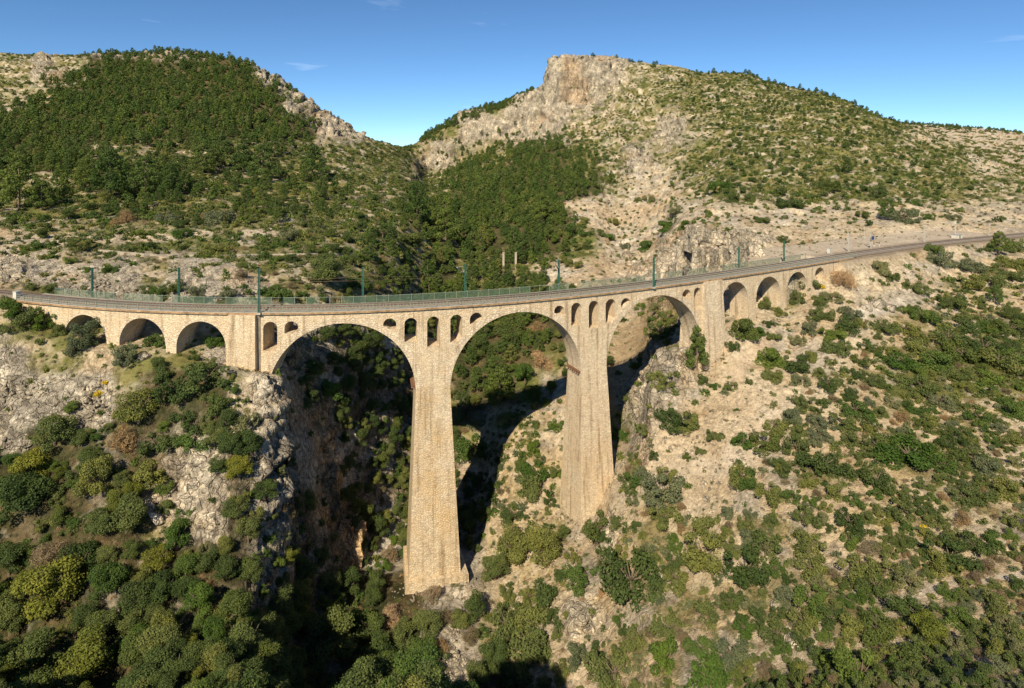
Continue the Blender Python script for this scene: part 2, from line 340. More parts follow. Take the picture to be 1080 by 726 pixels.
# ------------------------------------------------------------------ terrain: profiles (distance, apparent row) for a fan of bearings
HL = [(165, 265), (190, 240), (240, 205), (300, 171), (380, 130), (460, 92), (510, 68), (545, 56), (620, 75), (800, 120), (2600, 160)]
NEAR = [(45, 775), (52, 758), (58, 746), (66, 754), (74, 818), (84, 807), (92, 751), (98, 715), (104, 682), (109, 652)]  # the near rise is a spur added below view to shade the gorge floor
PROF = {
 -300: [(45, 860), (60, 760), (80, 650), (100, 480), (118, 310), (128, 295), (150, 280), (190, 240), (300, 175), (480, 95), (560, 70), (800, 120), (2600, 160)],
 -60: [(45, 860), (60, 775), (72, 720), (80, 670), (90, 590), (100, 480), (108, 400), (113, 350), (118, 310), (122, 298), (128, 296), (135, 296), (150, 283)] + HL,
 0: [(45, 860), (60, 775), (72, 735), (80, 700), (90, 610), (100, 500), (108, 430), (113, 385), (118, 334), (121, 318), (126, 314), (131, 308), (136, 302), (150, 285)] + HL,
 60: [(45, 860), (62, 775), (74, 735), (80, 690), (90, 590), (100, 490), (108, 425), (113, 390), (118, 358), (121, 346), (125, 336), (130, 318), (137, 302), (150, 283)] + HL,
 120: [(45, 870), (62, 785), (74, 735), (82, 660), (92, 560), (102, 470), (110, 405), (116, 368), (119, 362), (124, 347), (130, 322), (138, 302), (152, 280)] + HL,
 180: [(45, 860), (58, 765), (68, 715), (76, 690), (83, 660), (90, 600), (98, 520), (104, 450), (110, 398), (114, 376), (117, 371), (123, 352), (129, 324), (137, 304), (150, 282), (165, 270), (190, 242), (240, 206), (300, 174), (380, 132), (450, 92), (500, 66), (528, 54), (600, 75), (800, 120), (2600, 160)],
 240: [(45, 850), (56, 772), (64, 732), (72, 704), (80, 676), (87, 635), (92, 575), (97, 500), (102, 445), (107, 410), (111, 391), (115, 386), (121, 362), (127, 330), (135, 307), (148, 285), (163, 271), (190, 242), (240, 210), (300, 178), (380, 136), (450, 95), (495, 72), (520, 62), (600, 82), (800, 125), (2600, 160)],
 275: [(45, 870), (56, 782), (64, 742), (72, 720), (80, 702), (87, 672), (92, 625), (97, 545), (100, 480), (104, 435), (109, 403), (113, 393), (119, 387), (125, 352), (132, 320), (139, 304), (150, 285), (163, 271), (190, 244), (240, 212), (300, 184), (380, 143), (450, 105), (490, 82), (512, 72), (600, 95), (800, 130), (2600, 160)],
 297: [(45, 880), (56, 790), (64, 752), (72, 742), (80, 744), (88, 728), (93, 690), (97, 620), (100, 550), (103, 490), (106, 445), (110, 412), (114, 397), (120, 388), (127, 362), (133, 327), (140, 305), (150, 288), (163, 272), (190, 246), (240, 214), (300, 187), (380, 149), (440, 117), (480, 96), (500, 86), (600, 105), (800, 135), (2600, 160)],
 315: [(45, 930), (62, 850), (74, 835), (83, 790), (90, 745), (96, 705), (101, 660), (105, 615), (108, 565), (111, 515), (114, 470), (118, 435), (123, 405), (129, 370), (135, 332), (141, 307), (151, 289), (164, 272), (190, 247), (240, 216), (300, 190), (380, 155), (435, 126), (472, 108), (495, 100), (600, 115), (800, 140), (2600, 160)],
 335: [(45, 920), (60, 800), (66, 765), (74, 835), (84, 800), (92, 750), (98, 708), (104, 668), (108, 635), (112, 590), (115, 545), (119, 500), (123, 462), (127, 430), (132, 385), (137, 345), (142, 312), (152, 291), (165, 274), (190, 249), (240, 220), (300, 194), (380, 160), (430, 140), (462, 124), (480, 116), (600, 128), (800, 145), (2600, 160)],
 360: [(45, 910), (58, 800), (66, 757), (74, 830), (84, 803), (92, 751), (98, 714), (104, 680), (109, 648), (114, 618), (119, 580), (123, 540), (127, 500), (131, 462), (135, 425), (140, 380), (145, 340), (150, 312), (158, 292), (168, 275), (195, 249), (240, 223), (300, 199), (375, 168), (425, 148), (452, 137), (470, 130), (600, 140), (800, 150), (2600, 160)],
 385: NEAR + [(115, 622), (121, 601), (126, 575), (131, 535), (136, 490), (141, 445), (146, 403), (151, 362), (156, 330), (163, 305), (173, 282), (195, 253), (240, 227), (300, 204), (370, 178), (430, 156), (455, 147), (600, 150), (800, 155), (2600, 162)],
 410: NEAR + [(114, 626), (121, 603), (128, 580), (134, 550), (140, 510), (146, 465), (152, 422), (158, 380), (165, 345), (172, 318), (182, 296), (200, 266), (240, 234), (300, 208), (370, 184), (440, 164), (480, 153), (600, 156), (800, 158), (2600, 162)],
 430: NEAR + [(114, 626), (120, 607), (128, 585), (136, 552), (144, 512), (151, 475), (158, 438), (165, 402), (173, 365), (183, 330), (196, 300), (215, 273), (245, 244), (300, 214), (380, 190), (480, 170), (560, 160), (640, 155), (700, 155), (900, 158), (2600, 162)],
 452: NEAR + [(114, 626), (120, 607), (130, 577), (140, 541), (150, 503), (158, 468), (166, 430), (176, 390), (188, 352), (202, 322), (224, 292), (260, 260), (310, 232), (400, 206), (500, 192), (585, 186), (600, 158), (640, 146), (700, 141), (900, 150), (2600, 162)],
 472: NEAR + [(114, 626), (120, 607), (130, 576), (140, 541), (150, 506), (158, 476), (165, 446), (173, 412), (186, 372), (201, 342), (222, 314), (255, 278), (305, 242), (400, 204), (500, 188), (580, 182), (598, 142), (640, 132), (700, 130), (900, 140), (2600, 162)],
 500: [(45, 930), (58, 820), (66, 762), (74, 830), (84, 810), (92, 752), (98, 716), (104, 686), (109, 653), (114, 627), (121, 604), (130, 573), (140, 537), (150, 503), (158, 472), (165, 442), (171, 422), (181, 392), (196, 360), (216, 332), (242, 300), (300, 250), (400, 202), (500, 180), (585, 168), (600, 132), (640, 120), (700, 117), (900, 130), (2600, 162)],
 530: [(45, 930), (58, 840), (66, 790), (74, 840), (84, 812), (92, 754), (98, 717), (104, 686), (110, 654), (116, 625), (122, 597), (130, 561), (138, 527), (146, 494), (154, 463), (161, 440), (167, 424), (176, 398), (191, 368), (211, 338), (240, 300), (300, 250), (400, 200), (500, 168), (585, 150), (603, 118), (650, 111), (750, 113), (900, 125), (2600, 162)],
 560: [(45, 930), (60, 870), (74, 852), (84, 800), (92, 745), (98, 708), (104, 675), (110, 645), (116, 616), (122, 587), (130, 550), (138, 513), (146, 480), (154, 452), (162, 428), (172, 395), (188, 362), (210, 332), (240, 296), (300, 246), (400, 196), (480, 162), (560, 146), (590, 138), (606, 104), (650, 98), (750, 100), (900, 115), (2600, 162)],
 574: [(45, 920), (60, 860), (74, 845), (84, 792), (92, 740), (98, 703), (104, 668), (110, 637), (116, 609), (122, 582), (130, 549), (138, 514), (146, 480), (155, 447), (164, 420), (175, 388), (192, 352), (215, 322), (245, 288), (300, 246), (400, 192), (480, 156), (560, 138), (588, 128), (604, 97), (640, 93), (750, 92), (900, 110), (2600, 162)],
 584: [(45, 920), (60, 850), (74, 835), (84, 786), (92, 736), (98, 699), (104, 663), (110, 631), (116, 603), (122, 578), (128, 560), (136, 524), (145, 484), (155, 444), (165, 409), (180, 372), (200, 337), (230, 302), (285, 254), (370, 203), (450, 164), (520, 144), (570, 130), (592, 118), (599, 74), (609, 64), (700, 64), (900, 90), (2600, 160)],
 625: [(45, 910), (60, 840), (74, 820), (84, 770), (92, 720), (98, 682), (104, 645), (110, 610), (116, 592), (122, 568), (128, 543), (134, 514), (142, 479), (152, 438), (163, 400), (178, 363), (200, 327), (230, 294), (280, 252), (350, 207), (430, 167), (500, 144), (560, 126), (590, 110), (604, 72), (620, 62), (700, 62), (900, 85), (2600, 160)],
 650: [(45, 900), (60, 830), (74, 805), (84, 755), (92, 705), (98, 665), (104, 625), (110, 588), (116, 555), (122, 527), (128, 507), (133, 494), (140, 475), (146, 462), (152, 448), (158, 428), (166, 402), (180, 368), (200, 335), (230, 302), (260, 276), (300, 250), (350, 218), (420, 174), (500, 140), (560, 112), (600, 86), (625, 68), (660, 63), (750, 70), (900, 90), (2600, 160)],
 674: [(45, 890), (60, 815), (74, 790), (84, 735), (92, 685), (98, 645), (104, 605), (110, 568), (116, 536), (122, 508), (128, 484), (134, 466), (140, 452), (147, 436), (154, 418), (163, 395), (175, 368), (190, 342), (215, 312), (245, 285), (280, 258), (330, 225), (400, 180), (480, 142), (560, 105), (610, 76), (640, 68), (700, 66), (900, 88), (2600, 160)],
 690: [(45, 885), (60, 808), (74, 778), (84, 724), (92, 672), (98, 632), (104, 594), (110, 556), (116, 523), (122, 492), (127, 463), (131, 437), (134, 412), (137, 390), (141, 376), (146, 382), (153, 392), (161, 374), (170, 352), (186, 330), (211, 305), (242, 280), (280, 252), (340, 216), (420, 170), (500, 134), (560, 102), (610, 78), (650, 69), (700, 69), (900, 90), (2600, 160)],
 715: [(45, 880), (60, 800), (74, 766), (84, 708), (92, 658), (98, 618), (104, 580), (110, 544), (116, 511), (122, 480), (128, 448), (133, 420), (138, 392), (142, 372), (147, 366), (153, 372), (160, 358), (168, 334), (178, 312), (192, 286), (208, 264), (240, 252), (290, 222), (360, 190), (440, 150), (510, 120), (570, 95), (620, 78), (650, 72), (700, 72), (900, 92), (2600, 160)],
 740: [(45, 870), (60, 790), (74, 755), (84, 695), (92, 645), (98, 605), (104, 568), (110, 533), (116, 502), (122, 471), (128, 443), (134, 417), (140, 397), (145, 384), (150, 372), (156, 352), (161, 325), (166, 296), (173, 268), (184, 248), (210, 240), (250, 230), (300, 211), (380, 174), (470, 130), (540, 102), (600, 84), (640, 77), (700, 78), (900, 95), (2600, 160)],
 778: [(45, 860), (60, 775), (74, 735), (84, 675), (92, 625), (98, 587), (104, 550), (110, 517), (118, 478), (126, 442), (134, 410), (142, 379), (148, 356), (153, 338), (160, 321), (167, 300), (175, 281), (182, 267), (194, 256), (216, 245), (260, 222), (320, 190), (400, 152), (480, 120), (550, 96), (610, 80), (640, 78), (700, 85), (900, 100), (2600, 160)],
 830: [(45, 850), (60, 760), (74, 720), (84, 655), (92, 605), (98, 567), (106, 525), (114, 485), (122, 450), (132, 412), (142, 379), (152, 350), (160, 328), (166, 313), (172, 297), (180, 280), (188, 268), (210, 257), (226, 248), (260, 226), (320, 188), (400, 150), (470, 120), (540, 100), (580, 92), (620, 95), (900, 110), (2600, 160)],
 880: [(45, 840), (60, 750), (74, 705), (84, 640), (92, 590), (100, 540), (108, 500), (118, 455), (130, 410), (142, 371), (154, 337), (163, 313), (168, 298), (172, 284), (177, 273), (184, 268), (197, 260.5), (215, 252.5), (232, 242), (260, 226), (320, 188), (400, 148), (460, 122), (520, 107), (560, 103), (700, 118), (900, 130), (2600, 160)],
 930: [(45, 830), (60, 740), (74, 690), (84, 628), (92, 580), (100, 533), (110, 485), (122, 440), (136, 395), (150, 356), (163, 320), (174, 290), (181, 272), (186, 266), (196, 261), (216, 252), (232, 243), (260, 226), (310, 196), (380, 160), (440, 138), (490, 126), (520, 123), (600, 135), (900, 150), (1500, 140), (2600, 155)],
 960: [(45, 828), (60, 736), (74, 685), (84, 623), (92, 575), (100, 529), (112, 478), (124, 436), (139, 390), (154, 351), (169, 314), (181, 283), (189, 267), (194, 262), (204, 257), (222, 250), (240, 238), (270, 222), (320, 194), (380, 164), (440, 145), (485, 136), (510, 134), (600, 145), (900, 152), (1350, 136), (1500, 131), (1700, 131), (2600, 150)],
 1000: [(45, 825), (60, 731), (74, 678), (84, 616), (92, 568), (100, 523), (112, 474), (126, 428), (142, 384), (160, 342), (178, 305), (194, 272), (202, 258.5), (210, 255), (228, 248), (246, 236), (276, 219), (325, 194), (380, 173), (440, 156), (475, 151), (500, 152), (600, 160), (900, 160), (1300, 142), (1500, 133), (1700, 133), (2600, 150)],
 1040: [(45, 822), (60, 727), (74, 671), (84, 609), (92, 561), (100, 517), (112, 469), (128, 419), (146, 373), (166, 330), (186, 293), (204, 265), (212, 254), (220, 250.5), (236, 245), (254, 235), (284, 217), (330, 196), (380, 182), (430, 172), (455, 169), (600, 175), (900, 166), (1200, 151), (1500, 136), (1700, 136), (2600, 150)],
 1090: [(45, 820), (60, 724), (74, 667), (84, 604), (92, 557), (100, 514), (112, 464), (128, 415), (146, 369), (167, 327), (190, 288), (212, 258), (222, 249.5), (230, 246.5), (248, 240), (264, 231), (294, 213), (335, 200), (380, 190), (420, 184), (445, 183), (600, 190), (900, 170), (1200, 155), (1500, 141), (1700, 141), (2600, 150)],
 1380: [(45, 815), (60, 715), (84, 595), (100, 505), (128, 408), (167, 325), (212, 262), (250, 235), (300, 210), (400, 185), (480, 175), (600, 180), (1200, 155), (1600, 146), (2600, 150)],
}
us = np.concatenate([np.arange(-300, -24, 6.0), np.arange(-24, 1104, 1.3), np.arange(1104, 1381, 6.0)])
# rows: even steps in log distance, denser where slopes face the camera steeply
_sl = np.concatenate([np.linspace(math.log(45), math.log(88), 130, endpoint=False), np.linspace(math.log(88), math.log(260), 560, endpoint=False),
                      np.linspace(math.log(260), math.log(580), 170, endpoint=False), np.linspace(math.log(580), math.log(680), 90, endpoint=False), np.linspace(math.log(680), math.log(2600), 70)])
YR = np.exp(_sl); NR, NU = len(YR), len(us)
cu = np.array(sorted(PROF)); VC = np.zeros((NR, len(cu)))
def smooth1(a, k, axis=0):
    ker = np.exp(-0.5 * (np.arange(-3 * k, 3 * k + 1) / k) ** 2); ker /= ker.sum()
    pad = [(0, 0)] * a.ndim; pad[axis] = (3 * k, 3 * k)
    b = np.pad(a, pad, mode='edge')
    return np.apply_along_axis(lambda r: np.convolve(r, ker, 'valid'), axis, b)
for k, q in enumerate(cu):
    pr = np.array(PROF[q]); VC[:, k] = np.interp(_sl, np.log(pr[:, 0]), pr[:, 1])
VC = smooth1(VC, 3)
# Catmull-Rom style monotone blend between bearings
V = np.zeros((NR, NU))
slope = np.zeros_like(VC)
dd = np.diff(VC, axis=1) / np.diff(cu)[None, :]
slope[:, 1:-1] = np.where(dd[:, 1:] * dd[:, :-1] > 0, 2 * dd[:, 1:] * dd[:, :-1] / (dd[:, 1:] + dd[:, :-1] + 1e-12), 0)
ki = np.clip(np.searchsorted(cu, us, 'right') - 1, 0, len(cu) - 2)
hh = (cu[ki + 1] - cu[ki]).astype(float); tt = (us - cu[ki]) / hh
h00 = 2 * tt**3 - 3 * tt**2 + 1; h10 = tt**3 - 2 * tt**2 + tt; h01 = -2 * tt**3 + 3 * tt**2; h11 = tt**3 - tt**2
V = VC[:, ki] * h00 + slope[:, ki] * h10 * hh + VC[:, ki + 1] * h01 + slope[:, ki + 1] * h11 * hh
Yg = np.repeat(YR[:, None], NU, 1); Xg = (us[None, :] - U0) * Yg / F_PX
Zg = CAM_H - (V - VH) * Yg / F_PX

# ---- what covers the ground, in 30-pixel cells of the photograph (letters: see CLS)
MAP = """
....................................
RRRRRRRRRRR........RRRR.............
RRsFFFFFFR.........RRRssSSS.........
sPFFFFFFFFRR.....PRRRssSSSSSSSS.....
FFFFFFFFFFFRR..PRRRRsssRsSSSSSSSoooo
FFFPsssssPPsSSSRPPFFPsRsSSSSSSSSSSoo
PsPFFFFPPPPPSSSPFFFFFsoosSSSSSSSSSss
SSSsssssPPsssSPFFFFFoooooobobobbbbbb
rrooooooooossSPPFFFFPoooRRRdddddddbb
RrdrrrrrrrrsPPPFPPPoooRRRRodddddobBB
ggrrrrrrrrsSSSSFFFFFooosoobgodbbbBBB
ggggooogrRRGGGGFFFFFoodsobbbddbBBSSS
rggogggrrRRGGGGFFFFPoddRodbBbbBSSSSS
rrrrgTTrrRRGGGGPFFPoGdRRodbBbBBSSSSS
rrrrrTTTorRGGGGgGooobgRbodbBBBBBBBBB
rTTTTTRRoRRRGGGGroobbgboodbBBBBBBBBB
TTTTTTRRsRRRGGGGGobbbdBdddbbBBBBBBBB
TTTTTRRRTRTGGGGGGoBbbdBBbbBBBBBBBBBB
TTTTTRsRTRGGGGGGGBBBbbBBBBBBbBBBBBBb
TTTTTRsTTRGGGGGooBBBbBBBBBBbBbbBBBdBd
TTTTTTTTTsTGGooooBBBbbBbBBBBBBbbdBBB
TTTTTTTTTTTTGoowwBBbRbbBBBBBBBBBBBBB
TTTTTTTTTTTTGoowGBBBbBBBbbBBBBBBBBBB
TTTTTTTTTTTTTGGwwGBBbBBBbbBBBBBBBBBB
""".strip().split('\n')
MAP = [(r + '.' * 36)[:36] for r in MAP]
def recell(row, a, letters): MAP[row] = MAP[row][:a] + letters + MAP[row][a + len(letters):]
recell(1, 0, 'sss'); recell(2, 0, 'sRs'); recell(5, 3, 'sSSSSSSSSS')
recell(6, 0, 'SsPFFFFSPPPPSSSS'); recell(7, 0, 'SSSSSSSSPPsSSSPF'); recell(5, 11, 'SSSS')
recell(8, 2, 'oosssosssSS'); recell(20, 11, 'GGGGoo'); recell(21, 10, 'TTGGGw'); recell(22, 11, 'TGGGw'); recell(23, 11, 'TGGGww')
recell(14, 16, 'GgB'); recell(15, 16, 'gBB'); recell(16, 17, 'BBB'); recell(17, 17, 'BBB'); recell(13, 4, 'gTTTsR'); recell(14, 3, 'rTTTTsR'); recell(15, 1, 'TTTTTsRTR'); recell(16, 0, 'TTTTTTRRTR'); recell(17, 0, 'TTTTTRRRTR'); recell(18, 0, 'TTTTTssRTs'); recell(19, 0, 'TTTTTsTTTs')
recell(12, 25, 'ddb'); recell(13, 25, 'ddb'); recell(14, 23, 'bdddb'); recell(15, 23, 'ddddb'); recell(16, 23, 'ddddb'); recell(17, 24, 'ddbb')
recell(8, 0, 'osssssssssSS'); recell(9, 0, 'Rrorrsrrosss'); recell(20, 11, 'TTTT'); recell(21, 10, 'TTTTTw'); recell(22, 11, 'TTTT'); recell(23, 11, 'TTTTw')
KINDS_CH = 'RrdogGsSPFTBbw.'
onehot = np.zeros((24, 36, len(KINDS_CH)))
for j, row in enumerate(MAP):
    for i, ch in enumerate(row): onehot[j, i, KINDS_CH.index(ch)] = 1
for i in range(36):                                  # the sky cells take what lies below them
    for j in range(22, -1, -1):
        if MAP[j][i] == '.': onehot[j, i] = onehot[j + 1, i]
def cover(u, v):
    """soft weights of each cover letter at image places (u, v)"""
    a = np.clip(u / 30 - .5, 0, 34.999); b = np.clip(v / 30.25 - .5, 0, 22.999)
    i, j = a.astype(int), b.astype(int); fa, fb = a - i, b - j
    s = lambda t: np.clip((t - .5) * 1.8 + .5, 0, 1)
    fa, fb = s(fa)[..., None], s(fb)[..., None]
    return (onehot[j, i] * (1 - fa) + onehot[j, i + 1] * fa) * (1 - fb) + (onehot[j + 1, i] * (1 - fa) + onehot[j + 1, i + 1] * fa) * fb

UU = np.repeat(us[None, :], NR, 0)
wu = 16 * fbm(Xg, Yg, Zg, 0.06 * 300, 3, 40); wv = 12 * fbm(Xg, Yg, Zg, 0.05 * 300, 3, 50)
W = cover(UU + wu, V + wv)
wt = {c: W[..., k] for k, c in enumerate(KINDS_CH)}

# ---- relief
dist = np.clip((Yg - 90) / 400, 0, 1)
rocky = np.clip(wt['R'] + 0.55 * wt['r'] + 0.5 * wt['s'] + 0.55 * wt['o'] + 0.22 * wt['d'] + 0.35 * wt['S'] + 0.4 * wt['G'] + .35 * wt['b'] + .25 * wt['B'] + .15 * wt['P'] + .2 * wt['T'] + .5 * wt['w'], 0, 1)
# flat where the railway, its platform and the viaduct feet are
flat = np.ones_like(Zg)
sg = np.interp(Xg, _xs, _ss)
for _ in range(2):
    px = np.interp(sg, _ss, _xs); py = np.interp(sg, _ss, _ys); tx = np.interp(sg, _ss, _tx); ty = np.interp(sg, _ss, _ty)
    sg = sg + (Xg - px) * tx + (Yg - py) * ty
tg = -(Xg - px) * ty + (Yg - py) * tx                # distance behind the near edge of the deck
s_end_r = s_of_u(884); s_end_l = s_of_u(22)
on_bed = ((sg > s_end_r) | (sg < s_end_l)) & (Yg < 320)
Zg = Zg + 0.9 * fbm(Xg, Yg, Zg, 11, 4, 3) * (1 + 2 * dist) + 0.5 * rocky * fbm(Xg, Yg, Zg, 3.2, 3, 9) * (1 + 2.5 * dist)
wbed = np.clip(1 - np.maximum(np.abs(tg - 2.75) - 3.4, 0) / 3.0, 0, 1) * on_bed
Zg = Zg * (1 - wbed) + (-0.42) * wbed
plat = (sg > s_of_u(826)) & (sg < s_of_u(1075)) & (tg > 2)
wp = np.clip(1 - np.maximum(np.abs(tg - 13) - 9, 0) / 5.0, 0, 1) * plat
Zg = Zg * (1 - wp) + (-0.15 + 0.02 * (tg - 6)) * wp
# keep the hillside clear under the spans
clear = (sg > s_of_u(30)) & (sg < s_end_r) & (tg > -1.5) & (tg < WID + 3)
Zg = np.where(clear, np.minimum(Zg, -1.6), Zg)
V = VH + (CAM_H - Zg) * F_PX / Yg
Vmin = np.minimum.accumulate(V, axis=0)

# 3D relief on rock: displaced along the normals
Pt = np.stack([Xg, Yg, Zg], -1)
du = np.gradient(Pt, axis=1); dr = np.gradient(Pt, axis=0)
Nn = np.cross(du, dr); Nn /= np.linalg.norm(Nn, axis=-1, keepdims=True) + 1e-9
steep = np.clip((0.86 - Nn[..., 2]) / 0.35, 0, 1)
rk = np.clip(rocky * (0.35 + 0.65 * steep) + 0.25 * steep * rocky, 0, 1)
rk = np.clip(rk + 0.6 * wt['R'] + .25 * wt['r'], 0, 1) * (1 - np.clip(wbed + wp, 0, 1))
big = 1 + 2.6 * dist
disp = np.zeros_like(Zg); edge1 = np.ones_like(Zg)
msk = rk > 0.03
xm, ym, zm, bm_ = Xg[msk], Yg[msk], Zg[msk], big[msk]
fv = np.zeros_like(xm); fe = np.ones_like(xm)
for lo, hi, sc in ((0, 260, 3.4), (260, 5000, 11.0)):
    k = (ym >= lo) & (ym < hi)
    a, e = facet(xm[k] + 1.5 * vnoise(xm[k] / sc, ym[k] / sc, zm[k] / sc, 77), ym[k], zm[k] * 1.5, sc, 100)
    a2, e2 = facet(xm[k], ym[k], zm[k] * 1.3, sc * 0.42, 140)
    fv[k] = (0.62 * a + 0.36 * a2) * sc * 0.34 - sc * .10 * np.clip(1 - e / .12, 0, 1); fe[k] = np.minimum(e * 1.0, e2 * 1.4)
fv += 0.9 * bm_ * fbm(xm, ym, zm, 7.0, 4, 21, ridge=True) * np.where(ym > 260, 1.0, 0.55)
fv += 0.35 * bm_ * np.sin(zm * 1.1 / np.where(ym > 260, 3.0, 1.0) + 2.0 * fbm(xm, ym, zm, 18, 2, 61))            # bedding ledges
disp[msk] = fv * rk[msk]; edge1[msk] = fe
keep_clear = np.where((sg > s_of_u(25)) & (sg < s_end_r + 4) & (tg > -3) & (tg < WID + 3), 0.25, 1.0)
Pd = Pt + Nn * (disp * keep_clear)[..., None]
Pd[..., 2] = np.where(clear, np.minimum(Pd[..., 2], -1.5), Pd[..., 2])

# ---- ground colours (surface colours; the stream bed also holds painted shade)
def lerp(a, b, t): return a + (b - a) * t[..., None]
n1 = fbm(Xg, Yg, Zg, 9, 4, 200); n2 = fbm(Xg, Yg, Zg, 2.6, 4, 220); n3 = fbm(Xg, Yg, Zg, 30, 3, 240); n4 = fbm(Xg, Yg, Zg, 5.0, 4, 260)
C = lambda r, g, b: np.broadcast_to(np.array([r, g, b]), Zg.shape + (3,))
rock = lerp(C(.38, .34, .275), C(.56, .495, .395), np.clip(.5 + n1 + .6 * n2, 0, 1))
rock = lerp(rock, C(.48, .335, .205), np.clip(n3 * 2.2 - .35 + .8 * n4, 0, .6))
rock = lerp(rock, C(.20, .175, .145), np.clip((n4 - .14) * 2.2, 0, .55))
soil = lerp(C(.49, .385, .25), C(.58, .485, .345), np.clip(.5 + 1.2 * n1 + .5 * n2, 0, 1))
soil = lerp(soil, C(.38, .26, .145), np.clip(n4 * 2 - .5, 0, .6))
scree = lerp(C(.33, .295, .24), C(.48, .43, .35), np.clip(.5 + n2 * 1.6, 0, 1))
grassy = lerp(C(.115, .130, .036), C(.22, .195, .075), np.clip(.5 + n1 * 1.4, 0, 1))
dry = lerp(C(.34, .25, .10), C(.42, .32, .15), np.clip(.5 + n2, 0, 1))
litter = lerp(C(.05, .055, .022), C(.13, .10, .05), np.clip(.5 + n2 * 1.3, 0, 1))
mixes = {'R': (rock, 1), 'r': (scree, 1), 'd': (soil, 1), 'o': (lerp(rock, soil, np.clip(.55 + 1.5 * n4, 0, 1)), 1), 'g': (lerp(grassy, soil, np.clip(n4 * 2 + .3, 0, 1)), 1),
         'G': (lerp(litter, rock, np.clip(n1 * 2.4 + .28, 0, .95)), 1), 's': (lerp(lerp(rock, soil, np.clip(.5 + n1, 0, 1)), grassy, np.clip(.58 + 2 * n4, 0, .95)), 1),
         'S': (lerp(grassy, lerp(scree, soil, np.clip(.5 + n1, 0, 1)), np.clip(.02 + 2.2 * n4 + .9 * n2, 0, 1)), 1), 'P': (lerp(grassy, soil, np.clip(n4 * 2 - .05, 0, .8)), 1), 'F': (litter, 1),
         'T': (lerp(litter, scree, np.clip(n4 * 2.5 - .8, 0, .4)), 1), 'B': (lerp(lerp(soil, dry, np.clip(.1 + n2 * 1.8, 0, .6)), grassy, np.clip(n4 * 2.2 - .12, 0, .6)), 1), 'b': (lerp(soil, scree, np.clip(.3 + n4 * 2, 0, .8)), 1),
         'w': (scree * .62, 1), '.': (rock, 1)}  # stream bed stones darkened to stand in for shade
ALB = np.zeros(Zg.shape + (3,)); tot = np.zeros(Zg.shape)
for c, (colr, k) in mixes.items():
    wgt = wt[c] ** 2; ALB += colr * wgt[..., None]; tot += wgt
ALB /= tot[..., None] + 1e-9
# bare steep faces are rock wherever they are; cracks between blocks are stained dark
bare = np.clip((steep - .45) * 2.2 + .5 * n2, 0, 1) * (1 - .8 * np.clip(wt['F'] + wt['T'] + wt['P'] + .7 * wt['G'] + .5 * wt['S'], 0, 1)) * np.clip(1 - wt['d'], 0, 1)
ALB = lerp(ALB, rock, bare * .8)
ALB *= np.where(edge1 < 0.07, 0.72, 1.0)[..., None] * np.ones(3)
ALB = lerp(ALB, C(.50, .42, .32) + .04 * n2[..., None], np.clip(wp * 1.3 - .2, 0, 1) * np.clip((tg - 5.5) / 1.0, 0, 1))
ALB = lerp(ALB, C(.24, .19, .14), wbed * .8)
def stroke(pts, width, colr, amt):
    global ALB
    pts = np.array(pts, float)
    d = np.full(Zg.shape, 1e9)
    for a, b in zip(pts[:-1], pts[1:]):
        e = b - a; L = (e * e).sum()
        t = np.clip(((UU - a[0]) * e[0] + (V - a[1]) * e[1]) / L, 0, 1)
        d = np.minimum(d, np.hypot(UU - a[0] - t * e[0], V - a[1] - t * e[1]))
    ok = V <= Vmin + 3
    ALB = lerp(ALB, C(*colr) + .05 * n2[..., None], np.clip(1.4 - d / width + .5 * n2, 0, 1) * amt * ok)
stroke([(945, 636), (985, 620), (1030, 612), (1090, 604)], 5, (.52, .45, .36), .9)          # footpath
stroke([(648, 405), (668, 370), (700, 325)], 26, (.30, .215, .115), .75)
stroke([(312, 372), (318, 410), (316, 440)], 15, (.36, .26, .16), .8)
stroke([(338, 440), (346, 490), (342, 545)], 13, (.50, .35, .19), .8)
stroke([(660, 520), (700, 500), (760, 490), (800, 470), (830, 430)], 16, (.53, .45, .34), .7)
stroke([(770, 400), (790, 375), (810, 360)], 9, (.52, .41, .29), .8)
stroke([(972, 305), (1000, 325), (1030, 345)], 5, (.52, .44, .35), .8)
stroke([(905, 330), (935, 325), (950, 320)], 6, (.58, .52, .44), .8)
ALB = np.clip(ALB, 0.015, 0.75)

verts = Pd.reshape(-1, 3)
idx = np.arange(NR * NU).reshape(NR, NU)
quads = np.stack([idx[:-1, :-1], idx[:-1, 1:], idx[1:, 1:], idx[1:, :-1]], -1).reshape(-1, 4)
me = bpy.data.meshes.new('terrain')
me.vertices.add(len(verts)); me.vertices.foreach_set('co', verts.astype(np.float32).ravel())
me.loops.add(quads.size); me.loops.foreach_set('vertex_index', quads.astype(np.int32).ravel())
me.polygons.add(len(quads)); me.polygons.foreach_set('loop_start', np.arange(0, quads.size, 4, dtype=np.int32)); me.polygons.foreach_set('loop_total', np.full(len(quads), 4, dtype=np.int32))
me.update(calc_edges=True)
at = me.attributes.new('albedo', 'FLOAT_COLOR', 'POINT')
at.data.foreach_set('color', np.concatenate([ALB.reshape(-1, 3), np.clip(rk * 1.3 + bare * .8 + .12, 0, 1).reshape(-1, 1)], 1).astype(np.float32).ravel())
me.materials.append(M_TERRAIN)
to = bpy.data.objects.new('terrain', me); COL.objects.link(to); tag(to, kind='structure')
# far ground sheet that carries the land on to the horizon
gq = MB(); gq.add([(-9000, -200, -140), (9000, -200, -140), (9000, 9000, -140), (-9000, 9000, -140)], [(0, 1, 2, 3)])
tag(gq.build('ground', simple_mat('far_ground', (.2, .18, .1), .3, .01)), kind='structure')

